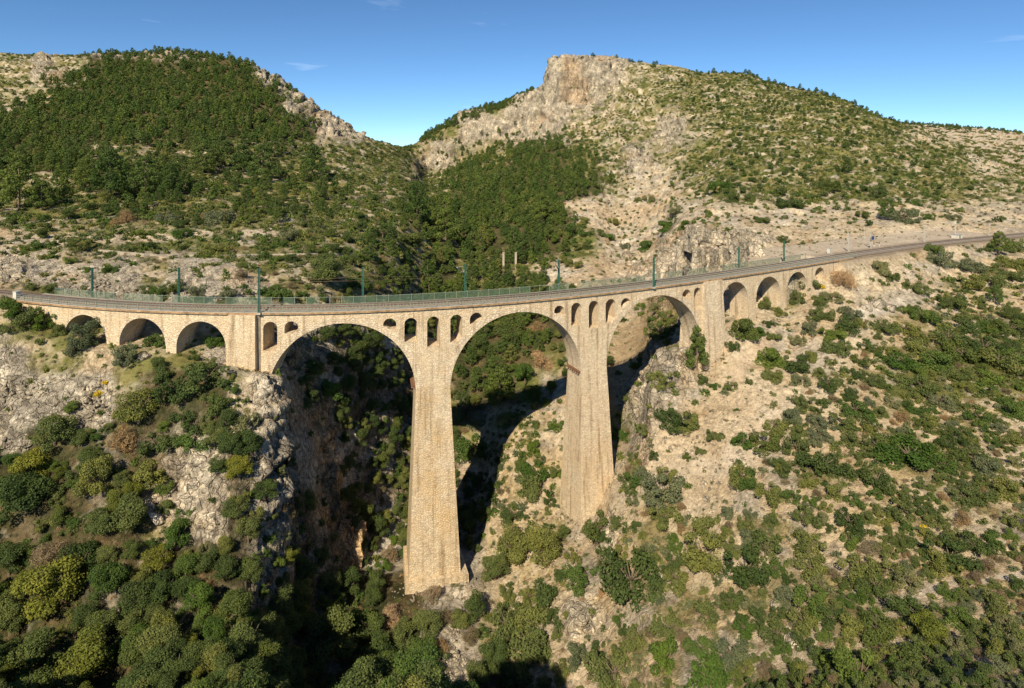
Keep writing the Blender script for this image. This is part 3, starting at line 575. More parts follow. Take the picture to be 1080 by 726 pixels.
# ---- looking up places on the land
lus = us
def bil(A, u, r):
    c = np.interp(u, us, np.arange(NU)); i = np.clip(c.astype(int) if hasattr(c, 'astype') else int(c), 0, NU - 2); f = c - i
    j = np.clip(np.asarray(r).astype(int), 0, NR - 2); g = r - j
    return (A[j, i] * (1 - f) + A[j, i + 1] * f) * (1 - g) + (A[j + 1, i] * (1 - f) + A[j + 1, i + 1] * f) * g
def seen(u, v, ymin=0):
    """first place on the land met along the line of sight of photo pixel (u, v)"""
    i = int(round(float(np.interp(u, us, np.arange(NU)))))
    r = np.nonzero((V[:, i] <= v) & (YR > ymin))[0]
    if not len(r): return None
    r = int(r[0]); return Vector((float((us[i] - U0) * YR[r] / F_PX), float(YR[r]), float(Zg[r, i])))
def ground_z(x, y):
    u = U0 + F_PX * x / y; r = float(np.interp(math.log(y), _sl, np.arange(NR)))
    return float(bil(Zg, np.float64(u), np.float64(r)))
def proj(p): return (U0 + F_PX * p[0] / p[1], VH + (CAM_H - p[2]) * F_PX / p[1])
# ------------------------------------------------------------------ viaduct
def st_mesh(name, verts, faces, mat, parent=None):
    """faces given in bridge coordinates (s, t, z); stone courses follow the wall"""
    o = mesh_obj(name, [P(*v) for v in verts], faces, mat, parent)
    uvl = o.data.uv_layers.new(name='uv'); data = np.zeros(len(o.data.loops) * 2, np.float32); k = 0
    for f in faces:
        p = [Vector(verts[i]) for i in f]; n = Vector((0, 0, 0))
        for a, b in zip(p, p[1:] + p[:1]):
            n += Vector(((a.y - b.y) * (a.z + b.z), (a.z - b.z) * (a.x + b.x), (a.x - b.x) * (a.y + b.y)))
        n = Vector((abs(n.x), abs(n.y), abs(n.z)))
        for q in p:
            if n.y >= n.x and n.y >= n.z: uv = (q.x, q.z)
            elif n.x >= n.z: uv = (q.y + 37, q.z)
            else: uv = (q.x, q.y + 61)
            data[k:k + 2] = uv; k += 2
    uvl.data.foreach_set('uv', data)
    return o

def fr(top, bot, z1, z0, levels=8):
    """tapered block: top/bot = (s0, s1, t0, t1)"""
    vs, fs = [], []
    for k in range(levels + 1):
        f = k / levels; c = [a + (b - a) * f for a, b in zip(top, bot)]; z = z1 + (z0 - z1) * f
        vs += [(c[0], c[2], z), (c[1], c[2], z), (c[1], c[3], z), (c[0], c[3], z)]
    for k in range(levels):
        for i in range(4):
            j = (i + 1) % 4; fs.append((k * 4 + i, (k + 1) * 4 + i, (k + 1) * 4 + j, k * 4 + j))
    fs.append((0, 1, 2, 3)); m = levels * 4; fs.append((m + 3, m + 2, m + 1, m))
    return vs, fs

A = []                                              # main arches: s0, s1, crown z
for (ua, ub, uc, vc) in ((282.0, 438.6, 359, 341), (474.6, 612.8, 551.7, 328.8), (639.5, 739, 697.5, 311)):
    A.append((s_of_u(ua), s_of_u(ub), z_of(uc, vc)))
SMALL = [(67, 113, 90, 332, -17), (126, 175, 150, 335.5, -17), (186, 238.5, 212, 339, -17),
         (760.5, 789, 775, 297.5, -40), (797.5, 823, 811, 291.8, -40), (830, 851, 841, 286.8, -40), (859.3, 869.5, 864.5, 282, -40)]
WINS = [(277.5, 292.5, 339.5, 370), (300, 314.5, 339, 352), (404, 418, 336, 348), (426.5, 440, 335.5, 361), (450.5, 463.5, 334, 366), (475, 487.5, 332, 361), (495.5, 509, 330, 342),
        (584.5, 595, 322.5, 332.5), (602.5, 613, 319.5, 344), (621, 631.5, 317.5, 346.5), (638.8, 649.2, 315.5, 341), (655, 665, 314.5, 324), (719.7, 728.6, 305.5, 315), (732, 739, 303.5, 327)]
def arch_loop(s0, s1, zc, zb, n=28, ell=1.0):
    r = (s1 - s0) / 2; m = (s0 + s1) / 2; zs = zc - r * ell
    pts = [(s0, zb)] if zb < zs - .01 else []
    pts += [(m - r * math.cos(math.pi * k / n), zs + r * ell * math.sin(math.pi * k / n)) for k in range(n + 1)]
    if zb < zs - .01: pts.append((s1, zb))
    return pts
loops = []
for s0, s1, zc in A: loops.append(arch_loop(s0, s1, zc, -60, 48))
for ua, ub, uc, vc, zb in SMALL: loops.append(arch_loop(s_of_u(ua), s_of_u(ub), z_of(uc, vc), zb, 28))
for ua, ub, vt, vb in WINS: loops.append(arch_loop(s_of_u(ua), s_of_u(ub), z_of((ua + ub) / 2, vt), z_of((ua + ub) / 2, vb), 12))
SL, SR = s_of_u(16), s_of_u(893)
sA, sB = s_of_u(262), s_of_u(748)
ZT = -0.34
outer = []
for q in np.arange(SL, SR, 1.5): outer.append((q, ZT))
outer += [(SR, ZT), (SR, -9), (sB + 40, -22), (sB, -30), (sB, -17), (sA, -17), (SL, -17)]
def inside(pt, poly):
    x, y = pt; c = False; n = len(poly)
    for i in range(n):
        x1, y1 = poly[i]; x2, y2 = poly[i - 1]
        if (y1 > y) != (y2 > y) and x < (x2 - x1) * (y - y1) / (y2 - y1) + x1: c = not c
    return c
pv, pe = [], []
for L in [outer] + loops:
    b = len(pv); pv += L; pe += [(b + i, b + (i + 1) % len(L)) for i in range(len(L))]
for q in np.arange(SL + 1, SR - 1, 2.0):
    for z in np.arange(-16, -1, 2.0): pv.append((q + .3 * math.sin(z * 7 + q), z))
cv, ce, cf, _a, _b, _c = geometry.delaunay_2d_cdt([Vector(p) for p in pv], pe, [], 0, 1e-4)
bbs = [(min(p[0] for p in L), max(p[0] for p in L), L) for L in loops]
keep = []
for f in cf:
    c = sum((cv[i] for i in f), Vector((0, 0))) / len(f)
    if not inside(c, outer): continue
    if any(a < c.x < b and inside(c, L) for a, b, L in bbs): continue
    keep.append(tuple(f))
edge_n = {}
for f in keep:
    for a, b in zip(f, f[1:] + f[:1]):
        edge_n.setdefault((min(a, b), max(a, b)), []).append((a, b))
n = len(cv); wv_ = [(p.x, 0.0, p.y) for p in cv] + [(p.x, WID, p.y) for p in cv]
wf = [f for f in keep] + [tuple(i + n for i in f[::-1]) for f in keep]
for k, l in edge_n.items():
    if len(l) == 1: a, b = l[0]; wf.append((b, a, a + n, b + n))
viaduct = empty('viaduct', (0, 0, 0))
tag(viaduct, 'curved tan stone railway viaduct with three tall arches across the gorge', 'viaduct')
arcade = st_mesh('arcade_wall', wv_, wf, M_STONE, viaduct)

def ring(s0, s1, zc, th, t0, t1, n=48, drop=0.0):
    r = (s1 - s0) / 2; m = (s0 + s1) / 2; zs = zc - r; vs, fs = [], []
    for k in range(n + 1):
        a = math.pi * k / n; ca, sa = -math.cos(a), math.sin(a)
        thk = th * (1.0 + .25 * abs(ca))
        for (rr, t) in ((r - .03, t0), (r + thk, t0), (r + thk, t1), (r - .03, t1)): vs.append((m + rr * ca, t, zs + rr * sa))
    for k in range(n):
        for i in range(4):
            j = (i + 1) % 4; fs.append((k * 4 + i, k * 4 + j, (k + 1) * 4 + j, (k + 1) * 4 + i))
    fs.append((3, 2, 1, 0)); e = n * 4; fs.append((e, e + 1, e + 2, e + 3))
    return vs, fs
for s0, s1, zc in A: st_mesh('arch_ring', *ring(s0, s1, zc, 1.15, -.07, WID + .07), M_RING, viaduct)
for ua, ub, uc, vc, zb in SMALL: st_mesh('arch_ring', *ring(s_of_u(ua), s_of_u(ub), z_of(uc, vc), .55, -.05, WID + .05, 24), M_RING, viaduct)

p1 = ((A[0][1] + A[1][0]) / 2, (A[1][0] - A[0][1]) / 2); p2 = ((A[1][1] + A[2][0]) / 2, (A[2][0] - A[1][1]) / 2)
zsp = min(a[2] - (a[1] - a[0]) / 2 for a in A[:2])
pier1 = st_mesh('pier', *fr((p1[0] - p1[1], p1[0] + p1[1], -.10, WID + .10), (p1[0] - p1[1] - 1.7, p1[0] + p1[1] + 2.0, -2.5, WID + 2.5), -15.2, -57), M_PIER, viaduct)
pier2 = st_mesh('pier', *fr((p2[0] - p2[1], p2[0] + p2[1], -.10, WID + .10), (p2[0] - p2[1] - 1.5, p2[0] + p2[1] + 1.7, -2.5, WID + 2.5), -15.6, -57), M_STONE, viaduct)
pier2.data.materials.clear(); pier2.data.materials.append(stone_mat('pale_pier_stone', (0.61, 0.50, 0.35), (0.55, 0.385, 0.215), (0.36, 0.285, 0.195), 0.46, 0.5))
st_mesh('plinth', *fr((p1[0] - p1[1] - 2.1, p1[0] + p1[1] + 3.0, -3.1, WID + 3.0), (p1[0] - p1[1] - 2.3, p1[0] + p1[1] + 3.2, -3.3, WID + 3.2), -50.4, -58, 2), M_PIER, viaduct)
# abutment towers beside the outer arches
a0, a1 = s_of_u(243), s_of_u(271)
st_mesh('abutment', *fr((a0, a1, -.85, WID + .85), (a0 - .2, a1 + .2, -1.25, WID + 1.2), -.35, -19), M_STONE, viaduct)
st_mesh('painted_shadow', *fr((a1 + .23, s_of_u(275.2), -.02, .2), (a1 + .23, s_of_u(275.2), -.02, .2), -.36, -14, 4), M_DARK, viaduct)  # dark strip painting the shadow the abutment casts on the wall
b0, b1 = s_of_u(741), s_of_u(759.5)
st_mesh('abutment', *fr((b0, b1, -.7, WID + .7), (b0 - 1.2, b1 + 1.0, -1.9, WID + 1.6), -.35, -28), M_RING, viaduct)
# coping slab that overhangs the wall head
ssq = np.arange(SL, SR + 4, 1.2)
def swept(name, prof, mat, parent, q): m_ = MB(); m_.sweep(prof, P, q); return m_.build(name, mat, parent)
swept('coping', [(-.38, -.36), (-.38, -.02), (WID + .38, -.02), (WID + .38, -.36)], M_COPING, viaduct, ssq)
swept('walkway', [(-.30, -.05), (-.30, .06), (1.05, .06), (1.05, -.05)], M_CONC, viaduct, ssq)
swept('walkway', [(WID - 1.05, -.05), (WID - 1.05, .06), (WID + .30, .06), (WID + .30, -.05)], M_CONC, viaduct, ssq)
# old steel ledge brackets left in the piers at the springing
def bracket(s0, z):
    m_ = MB()
    for t in (.25, 1.1, 1.95, 2.8, 3.65, 4.5): m_.box(s0 - .75, s0 + .5, t, t + .28, z, z + .30, P)
    m_.box(s0 - .5, s0 + .2, .1, 5.0, z + .32, z + .42, P)
    return m_
bracket(A[0][1] - .1, z_of(437, 410)).build('ledge_bracket', M_RUST, viaduct)
bracket(A[1][1] - .1, z_of(607, 395)).build('ledge_bracket', M_RUST, viaduct)

# ------------------------------------------------------------------ railway on top
TRK0, TRK1 = s_of_u(16) - 40, s_of_u(1075) + 60
tq = np.arange(TRK0, TRK1, 1.5)
track = empty('railway_track', P(s_of_u(550), 2.75, 0))
tag(track, 'single railway track on brown ballast running along the viaduct top', 'railway track')
def local(o, root):
    me = o.data; 
    for v in me.vertices: v.co -= root.location
    o.parent = root; return o
local(swept('ballast', [(1.10, -.3), (1.45, .26), (4.05, .26), (4.40, -.3)], M_BALLAST, None, tq), track)
for tr in (2.03, 3.47):
    local(swept('rail', [(tr - .07, .30), (tr - .04, .52), (tr + .04, .52), (tr + .07, .30)], M_RAIL, None, tq), track)
m_ = MB()
for q in np.arange(TRK0, TRK1, 0.65): m_.box(q - .12, q + .12, 1.5, 4.0, .20, .33, P)
local(tag(m_.build('sleepers', M_SLEEPER), kind='stuff'), track)

def railing(t, s0, s1, step, label, name, mesh=False):
    root = empty(name, P(s0, t, 0)); tag(root, label, 'railing')
    q = np.arange(s0, s1, 1.2)
    for z in ((.30, .68, 1.08) if not mesh else (.12, 1.42)):
        local(swept('rail_bar', [(t - .03, z), (t - .03, z + .06), (t + .03, z + .06), (t + .03, z)], M_RAILING, None, q), root)
    if mesh:
        # netting panels, some missing
        mm = MB(); mm.box(-1.02, 1.02, -.012, .012, .2, 1.42); pn = mm.build('net_panel', M_NET, root); rr = random.Random(5); k = s0 + 2.35 / 2; c = 0
        pn.location = Vector(P(k, t, 0)) - root.location; pn.rotation_euler = (0, 0, yaw_at(k))
        while k < s1 - 2.5 and c < 98:
            k += 2.35
            if rr.random() > .16:
                o = pn.copy(); COL.objects.link(o); o.parent = root; c += 1
                o.location = Vector(P(k, t, 0)) - root.location; o.rotation_euler = (0, 0, yaw_at(k))
    pm = None; k = 0; rest = MB()
    for q in np.arange(s0, s1, step):
        if k < 100:
            if pm is None:
                mm = MB(); mm.box(-.05, .05, -.05, .05, -.1, 1.62 if mesh else 1.22)
                o = mm.build('post', M_RAILING, root); pm = o
            else:
                o = pm.copy(); COL.objects.link(o); o.parent = root
            o.location = Vector(P(q, t, 0)) - root.location; o.rotation_euler = (0, 0, yaw_at(q))
        else: rest.box(q - .05, q + .05, t - .05, t + .05, -.1, 1.62 if mesh else 1.22, P)
        k += 1
    if rest.v: local(tag(rest.build('posts', M_RAILING), kind='stuff'), root)
    return root
railing(-.12, s_of_u(18), s_of_u(905), 2.35, 'low faded green railing on the gorge side edge of the viaduct deck', 'deck_railing')
railing(WID + .12, s_of_u(28), s_of_u(872), 2.35, 'taller netted green railing on the mountain side of the viaduct deck', 'netted_railing', True)

# masts: lattice posts with a bracket arm for the overhead line
def mast(u, t, h, label, arm=0, mat=M_GREEN, group='overhead line masts along the track', z=0.0, r=.13):
    s = s_of_u(u); p = P(s, t, z); root = empty('catenary_mast', p, yaw_at(s)); tag(root, label, 'mast', group)
    m_ = MB()
    for a in (-1, 1):
        m_.box(a * r - .06, a * r + .06, -.13, .13, 0, h)
    for k in range(int(h / .7)): m_.box(-r + .06, r - .06, -.05, .05, .3 + k * .7, .42 + k * .7)
    m_.build('post', mat, root)
    f = MB(); f.box(-.35, .35, -.3, .3, -.25, .12); f.build('foot', M_CONC, root)
    if arm:
        d = -1 if t > 2 else 1
        g = MB(); L = 2.7
        g.tube((-.3, 0, h - .5), (-2.3, d * L, h - .1), .085); g.tube((-.3, 0, h - 1.9), (-2.2, d * L * .92, h - .25), .085)
        g.tube((-1.0, d * L * .6, h - 1.05), (-1.5 if arm == 1 else -.9, d * L * 1.0, h - 1.2), .04)
        g.build('bracket_arm', M_GALV, root)
        i = MB(); i.tube((-.3, 0, h - .5), (-.55, d * .5, h - .42), .10); i.tube((-.3, 0, h - 1.9), (-.55, d * .5, h - 1.55), .10); i.build('insulator', M_RUST, root)
    return root
mast(66, WID + .7, 6.1, 'green lattice mast nearest the shrubby end of the viaduct', 0)
mast(165, WID + .7, 7.0, 'green lattice mast above the pier between second and third small arches', 0)
mast(274.5, -.55, 8.3, 'tallest green lattice mast standing on the stone abutment edge', 0)
mast(379.5, WID + .7, 7.0, 'green lattice mast above the first tall arch', 0)
mast(498, WID + .7, 6.9, 'green mast with pale bracket arm beside the tallest pier', 1)
mast(604, WID + .7, 6.6, 'green mast with pale bracket arm above the second tall pier', 1)
mast(688, -.5, 6.6, 'green lattice mast above the crown of the third tall arch', 0)
mast(801, WID + .7, 5.6, 'short green mast above the second small arch past the towers', 0)
mast(849, WID + .7, 5.6, 'dark green mast where the viaduct runs into the hillside', 0)
mast(920, WID + 1.6, 5.6, 'pale grey mast on the dirt platform just past the viaduct', 0, M_GALV, r=.10)
mast(944, WID + 1.8, 6.4, 'pale grey mast carrying the small blue board', 0, M_GALV, r=.10)
mast(999, WID + 1.6, 5.0, 'pale grey mast halfway along the dirt platform', 0, M_GALV, r=.10)
mast(1067, WID + 1.6, 4.6, 'farthest pale grey mast where the track leaves the view', 0, M_GALV, r=.10)

# overhead line above the track: a straight contact wire and the sagging carrier cable
ms_ = [s_of_u(u) for u in (66, 165, 274.5, 379.5, 498, 604, 688, 801, 849, 920, 999, 1067)]
line = empty('overhead_line', P(ms_[4], 2.75, 5.2)); tag(line, 'thin overhead electric line strung above the railway track', 'overhead line')
for nm_, zf in (('contact_wire', lambda f: 5.1), ('carrier_cable', lambda f: 6.1 - 2.2 * f * (1 - f))):
    m_ = MB()
    for a_, b_ in zip(ms_[:-1], ms_[1:]):
        pts_ = [P(a_ + (b_ - a_) * f / 8, 2.75, zf(f / 8)) for f in range(9)]
        for c_, d_ in zip(pts_[:-1], pts_[1:]): m_.tube(c_, d_, .011, n=5)
    local(m_.build(nm_, M_RAIL), line)
# trackside things past the viaduct
def at_bed(u, t, z=0.0): s = s_of_u(u); return P(s, t, z), yaw_at(s)
p, a = at_bed(944, WID + 1.4, 0); r_ = empty('trackside_board', (p[0], p[1], p[2] + 3.2), a); tag(r_, 'small dark blue board fixed to a pale mast by the track', 'board')
m_ = MB(); m_.box(-.75, .75, -.2, -.12, -.5, .6); m_.build('panel', M_BLUE, r_); m_ = MB(); m_.box(-.8, .8, -.12, -.06, -.55, .65); m_.build('frame', M_WHITE, r_)
p, a = at_bed(902, WID + 2.2, 0); r_ = empty('equipment_cabinet', p, a); tag(r_, 'small white equipment cabinet on the dirt platform', 'cabinet')
m_ = MB(); m_.box(-.6, .6, -.4, .4, .15, 1.5); m_.build('casing', M_WHITE, r_); m_ = MB(); m_.box(-.68, .68, -.48, .48, 1.5, 1.62); m_.build('lid', M_GALV, r_)
m_ = MB(); m_.box(-.5, .5, -.43, -.4, .25, 1.4); m_.build('door', M_GALV, r_); m_ = MB(); m_.box(-.65, .65, -.45, .45, -.3, .15); m_.build('footing', M_CONC, r_)
p, a = at_bed(1036, WID + 2.6, 0); r_ = empty('signal_hut', p, a); tag(r_, 'low pale hut with flat roof beside the far end of the track', 'hut')
m_ = MB(); m_.box(-1.5, 1.5, -1.0, 1.0, -.3, 1.2); m_.build('wall', M_WHITE, r_); m_ = MB(); m_.box(-1.7, 1.7, -1.2, 1.2, 1.2, 1.38); m_.build('roof', M_GALV, r_)
m_ = MB(); m_.box(-.45, .45, -1.06, -1.0, -.1, 1.1); m_.build('door', M_RAILING, r_)
p, a = at_bed(1034.5, WID + 2.7, 1.38); r_ = empty('signal_post', p, a); tag(r_, 'stout pale signal post on the flat roofed hut', 'signal post')
m_ = MB(); m_.tube((0, 0, 0), (0, 0, 4.4), .16, .12); m_.build('post', M_GALV, r_); m_ = MB(); m_.box(-.3, .3, -.25, .2, 3.5, 4.6); m_.build('lamp_housing', M_WHITE, r_)
for k, u in enumerate((951, 956.5)):
    p, a = at_bed(u, WID + 3.0, -.1); r_ = empty('marker_post', p, a)
    tag(r_, ['short red and white marker post nearer the blue board', 'short red and white marker post farther from the blue board'][k], 'marker post', 'red and white marker posts by the track')
    m_ = MB(); m_.tube((0, 0, 0), (0, 0, .7), .12); m_.build('post', M_WHITE, r_); m_ = MB(); m_.tube((0, 0, .7), (0, 0, 1.5), .13); m_.build('band', M_RUST, r_)
p, a = at_bed(898, WID + 9, -.1)
for k, u in enumerate((958, 975)):
    p, a = at_bed(u, WID + 14, -.1); r_ = empty('utility_pole', p, a)
    tag(r_, ['slim pale pole at the back of the dirt platform behind the blue board', 'slim pale pole at the back of the dirt platform farther along'][k], 'pole', 'slim poles behind the platform')
    m_ = MB(); m_.tube((0, 0, -.3), (0, 0, 4.6), .10, .07); m_.build('shaft', M_GALV, r_); m_ = MB(); m_.box(-.5, .5, -.05, .05, 4.2, 4.32); m_.build('crossbar', M_GALV, r_)
# marker block at the near end of the line
q = s_of_u(12); p = P(q, 1.0, -.6); r_ = empty('concrete_marker', p, yaw_at(q)); tag(r_, 'white concrete block at the shrubby end of the track', 'marker block')
m_ = MB(); m_.box(-.5, .5, -.45, .45, 0, 1.9); m_.build('block', M_WHITE, r_); m_ = MB(); m_.box(-.56, .56, -.5, .5, 1.9, 2.02); m_.build('cap', M_GALV, r_)
# two old masonry pillars in the woods behind the middle arch
for k, (u, v, Y, hgt) in enumerate(((531, 283, 252, 7.6), (544, 283, 254, 7.2))):
    x = (u - U0) * Y / F_PX; z = ground_z(x, Y); z1 = CAM_H - (267 - VH) * Y / F_PX
    r_ = empty('stone_pillar', (x, Y, z - .5)); tag(r_, ['pale free standing pillar in the trees, the one nearer the gully', 'pale free standing pillar in the trees, the one nearer the bare slope'][k], 'pillar', 'pale pillars behind the viaduct')
    hh_ = max(3.0, z1 - z + .5)
    m_ = MB(); m_.box(-.42, .42, -.42, .42, 0, hh_); m_.build('shaft', M_PALECONC, r_); m_ = MB(); m_.box(-.5, .5, -.5, .5, hh_, hh_ + .25); m_.build('cap', M_PALECONC, r_)
# pale kerb of the water channel that crosses the bank above the track
def ribbon(name, pts, hgt, thick, mat, label, cat):
    pp = []
    for (u, v) in pts:
        h_ = seen(u, v, 130)
        if h_: pp.append(h_)
    vs, fs = [], []
    for p in pp:
        zb = p.z
        vs += [(p.x, p.y, zb - .8), (p.x, p.y, zb + hgt), (p.x, p.y + thick, zb + hgt), (p.x, p.y + thick, zb - .8)]
    for k in range(len(pp) - 1):
        for i in range(4):
            j = (i + 1) % 4; fs.append((k * 4 + i, (k + 1) * 4 + i, (k + 1) * 4 + j, k * 4 + j))
    fs += [(0, 1, 2, 3), tuple(4 * (len(pp) - 1) + i for i in (3, 2, 1, 0))]
    return tag(mesh_obj(name, vs, fs, mat), label, cat)
ribbon('channel_wall', [(104 + k * 6, 266 + min(k, 10) * .55 - max(0, k - 18) * .08) for k in range(46)], .55, .9, M_PALECONC, 'long pale concrete channel kerb crossing the rocky bank above the track', 'channel wall')

# ------------------------------------------------------------------ plants
def quads_mesh(name, cen, nor, size, rnd, mat, rg, aspect=1.0, extra=None):
    n = len(cen); a = rg.normal(size=(n, 3)); a -= nor * (a * nor).sum(1, keepdims=True); a /= np.linalg.norm(a, axis=1, keepdims=True) + 1e-9
    b = np.cross(nor, a); s = size[:, None]
    c = np.stack([cen - a * s - b * s * aspect * .55, cen + a * s * .9 - b * s * aspect, cen + a * s + b * s * aspect * .6, cen - a * s * .8 + b * s * aspect], 1)
    v = c.reshape(-1, 3).astype(np.float32); q = np.arange(4 * n, dtype=np.int32)
    me = bpy.data.meshes.new(name); me.vertices.add(4 * n); me.vertices.foreach_set('co', v.ravel())
    me.loops.add(4 * n); me.loops.foreach_set('vertex_index', q); me.polygons.add(n)
    me.polygons.foreach_set('loop_start', np.arange(0, 4 * n, 4, dtype=np.int32)); me.polygons.foreach_set('loop_total', np.full(n, 4, np.int32)); me.update(calc_edges=True)
    at = me.attributes.new('rnd', 'FLOAT', 'POINT'); at.data.foreach_set('value', np.repeat(rnd, 4).astype(np.float32)); me.materials.append(mat)
    return me

def crown(name, seed, kind, nleaf, leaf):
    """leaf clumps spread through a crown one unit wide, standing on z = 0"""
    rg = np.random.default_rng(seed); lobes = []
    if kind == 'tree':
        for k in range(17):
            a = rg.uniform(0, 6.283); rr = .33 * math.sqrt(rg.uniform(.05, 1)); z = rg.uniform(.30, .84) - .35 * rr
            lobes.append((rr * math.cos(a), rr * math.sin(a), z, rg.uniform(.12, .20), .78))
    elif kind == 'bush':
        sx_, sy_ = rg.uniform(.75, 1.25), rg.uniform(.75, 1.1)
        for k in range(20):
            a = rg.uniform(0, 6.283); rr = .44 * math.sqrt(rg.uniform(.0, 1)) ; z = rg.uniform(.10, .66) - .40 * rr
            lobes.append((sx_ * rr * math.cos(a), sy_ * rr * math.sin(a), max(.07, z), rg.uniform(.07, .20), rg.uniform(.65, 1.1)))
    elif kind == 'olive':
        for k in range(24):
            a = rg.uniform(0, 6.283); rr = .37 * math.sqrt(rg.uniform(.05, 1)); z = rg.uniform(.22, .95) - .3 * rr
            lobes.append((rr * math.cos(a), rr * math.sin(a), z, rg.uniform(.08, .15), 1.0))
    elif kind == 'pine':
        for k in range(30):
            f = (k + rg.uniform(0, 1)) / 30; a = k * 2.4 + rg.uniform(-.5, .5); ro = (.40 * (1 - f) ** .55 + .05) * rg.uniform(.55, 1.1)
            lobes.append((ro * math.cos(a), ro * math.sin(a), .30 + 1.0 * f, rg.uniform(.09, .18) * (1.15 - .5 * f), .62))
    elif kind == 'dry':
        for k in range(14):
            a = rg.uniform(0, 6.283); rr = .34 * math.sqrt(rg.uniform(0, 1)); lobes.append((rr * math.cos(a), rr * math.sin(a), rg.uniform(.2, .6) - .3 * rr, rg.uniform(.12, .2), .9))
    L = np.array(lobes); wts = L[:, 3] ** 2; wts /= wts.sum()
    k = rg.choice(len(L), int(nleaf * 1.5), p=wts); d = rg.normal(size=(len(k), 3)); d /= np.linalg.norm(d, axis=1, keepdims=True)
    rad = L[k, 3] * rg.uniform(.70, 1.0, len(k)) * (1 + .45 * rg.uniform(0, 1, len(k)) ** 4); cen = L[k, :3] + d * rad[:, None] * np.stack([np.ones(len(k)), np.ones(len(k)), L[k, 4]], 1)
    dist_ = np.linalg.norm((cen[:, None, :] - L[None, :, :3]) / L[None, :, 3:4], axis=2).min(1)
    ok = (dist_ > .55) & (cen[:, 2] > .03); cen, d, k = cen[ok][:nleaf], d[ok][:nleaf], k[ok][:nleaf]
    nor = d * .75 + rg.normal(size=d.shape) * .55 + np.array([0, 0, .25]); nor /= np.linalg.norm(nor, axis=1, keepdims=True)
    lob_r = rg.uniform(0, 1, len(L)); rnd = np.clip(.55 * lob_r[k] + .45 * rg.uniform(0, 1, len(k)), 0, 1)
    size = leaf * rg.uniform(.6, 1.35, len(k))
    return quads_mesh(name, cen, nor, size, rnd, M_LEAF, rg, .8 if kind != 'dry' else .12)

def trunk_mesh(name, seed, kind):
    rg = random.Random(seed); m_ = MB()
    if kind == 'pine':
        m_.tube((0, 0, -.15), (.01, .0, .7), .032, .022, 7); m_.tube((.01, 0, .7), (0, .01, 1.4), .022, .006, 6)
        for k in range(9):
            a = k * 2.4; z = .35 + .1 * k; m_.tube((0, 0, z), (.3 * (1.2 - z * .6) * math.cos(a), .3 * (1.2 - z * .6) * math.sin(a), z + .07), .010, .004, 5)
    else:
        top = Vector((rg.uniform(-.03, .03), rg.uniform(-.03, .03), .34)); m_.tube((0, 0, -.15), top, .042, .030, 7)
        for k in range(7):
            a = k * .9 + rg.uniform(-.3, .3); e = Vector((.26 * math.cos(a), .26 * math.sin(a), rg.uniform(.5, .72)))
            mid = top.lerp(e, .5) + Vector((0, 0, -.03)); m_.tube(top, mid, .020, .013, 5); m_.tube(mid, e, .013, .004, 5)
    me = bpy.data.meshes.new(name); me.from_pydata(m_.v, [], m_.f); me.materials.append(M_BARK); return me

NEARQ = {'tree': (8500, .0135), 'bush': (4200, .019), 'olive': (6000, .015), 'pine': (6000, .016), 'dry': (2600, .042)}
FARQ = {'tree': (420, .055), 'bush': (170, .075), 'olive': (300, .06), 'pine': (460, .055), 'dry': (130, .12)}
CROWN = {k: [crown(k + '_crown', 100 + 7 * i + len(k), k, *NEARQ[k]) for i in range(4)] for k in NEARQ}
CROWN_FAR = {k: [crown(k + '_crown_far', 300 + 7 * i + len(k), k, *FARQ[k]) for i in range(3)] for k in FARQ}
TRUNK = {k: [trunk_mesh(k + '_trunk', 5 + i, k) for i in range(3)] for k in NEARQ}

TONE = {  # leaf colours
    'dark green': (.084, .118, .036), 'deep green': (.098, .150, .036), 'olive green': (.142, .168, .054), 'bright green': (.085, .142, .028), 'yellow green': (.155, .178, .034),
    'grey green': (.155, .175, .095), 'brownish': (.23, .175, .105), 'pale dry': (.33, .25, .17), 'yellow flowering': (.55, .42, .02), 'pine green': (.095, .140, .037)}
PL = []        # dicts: kind, tone, pos, w(width m), h(height factor)
def put(kind, tone, pos, wid, hf=1.0, hand=False): PL.append(dict(kind=kind, tone=tone, p=pos, w=wid, h=hf, hand=hand))

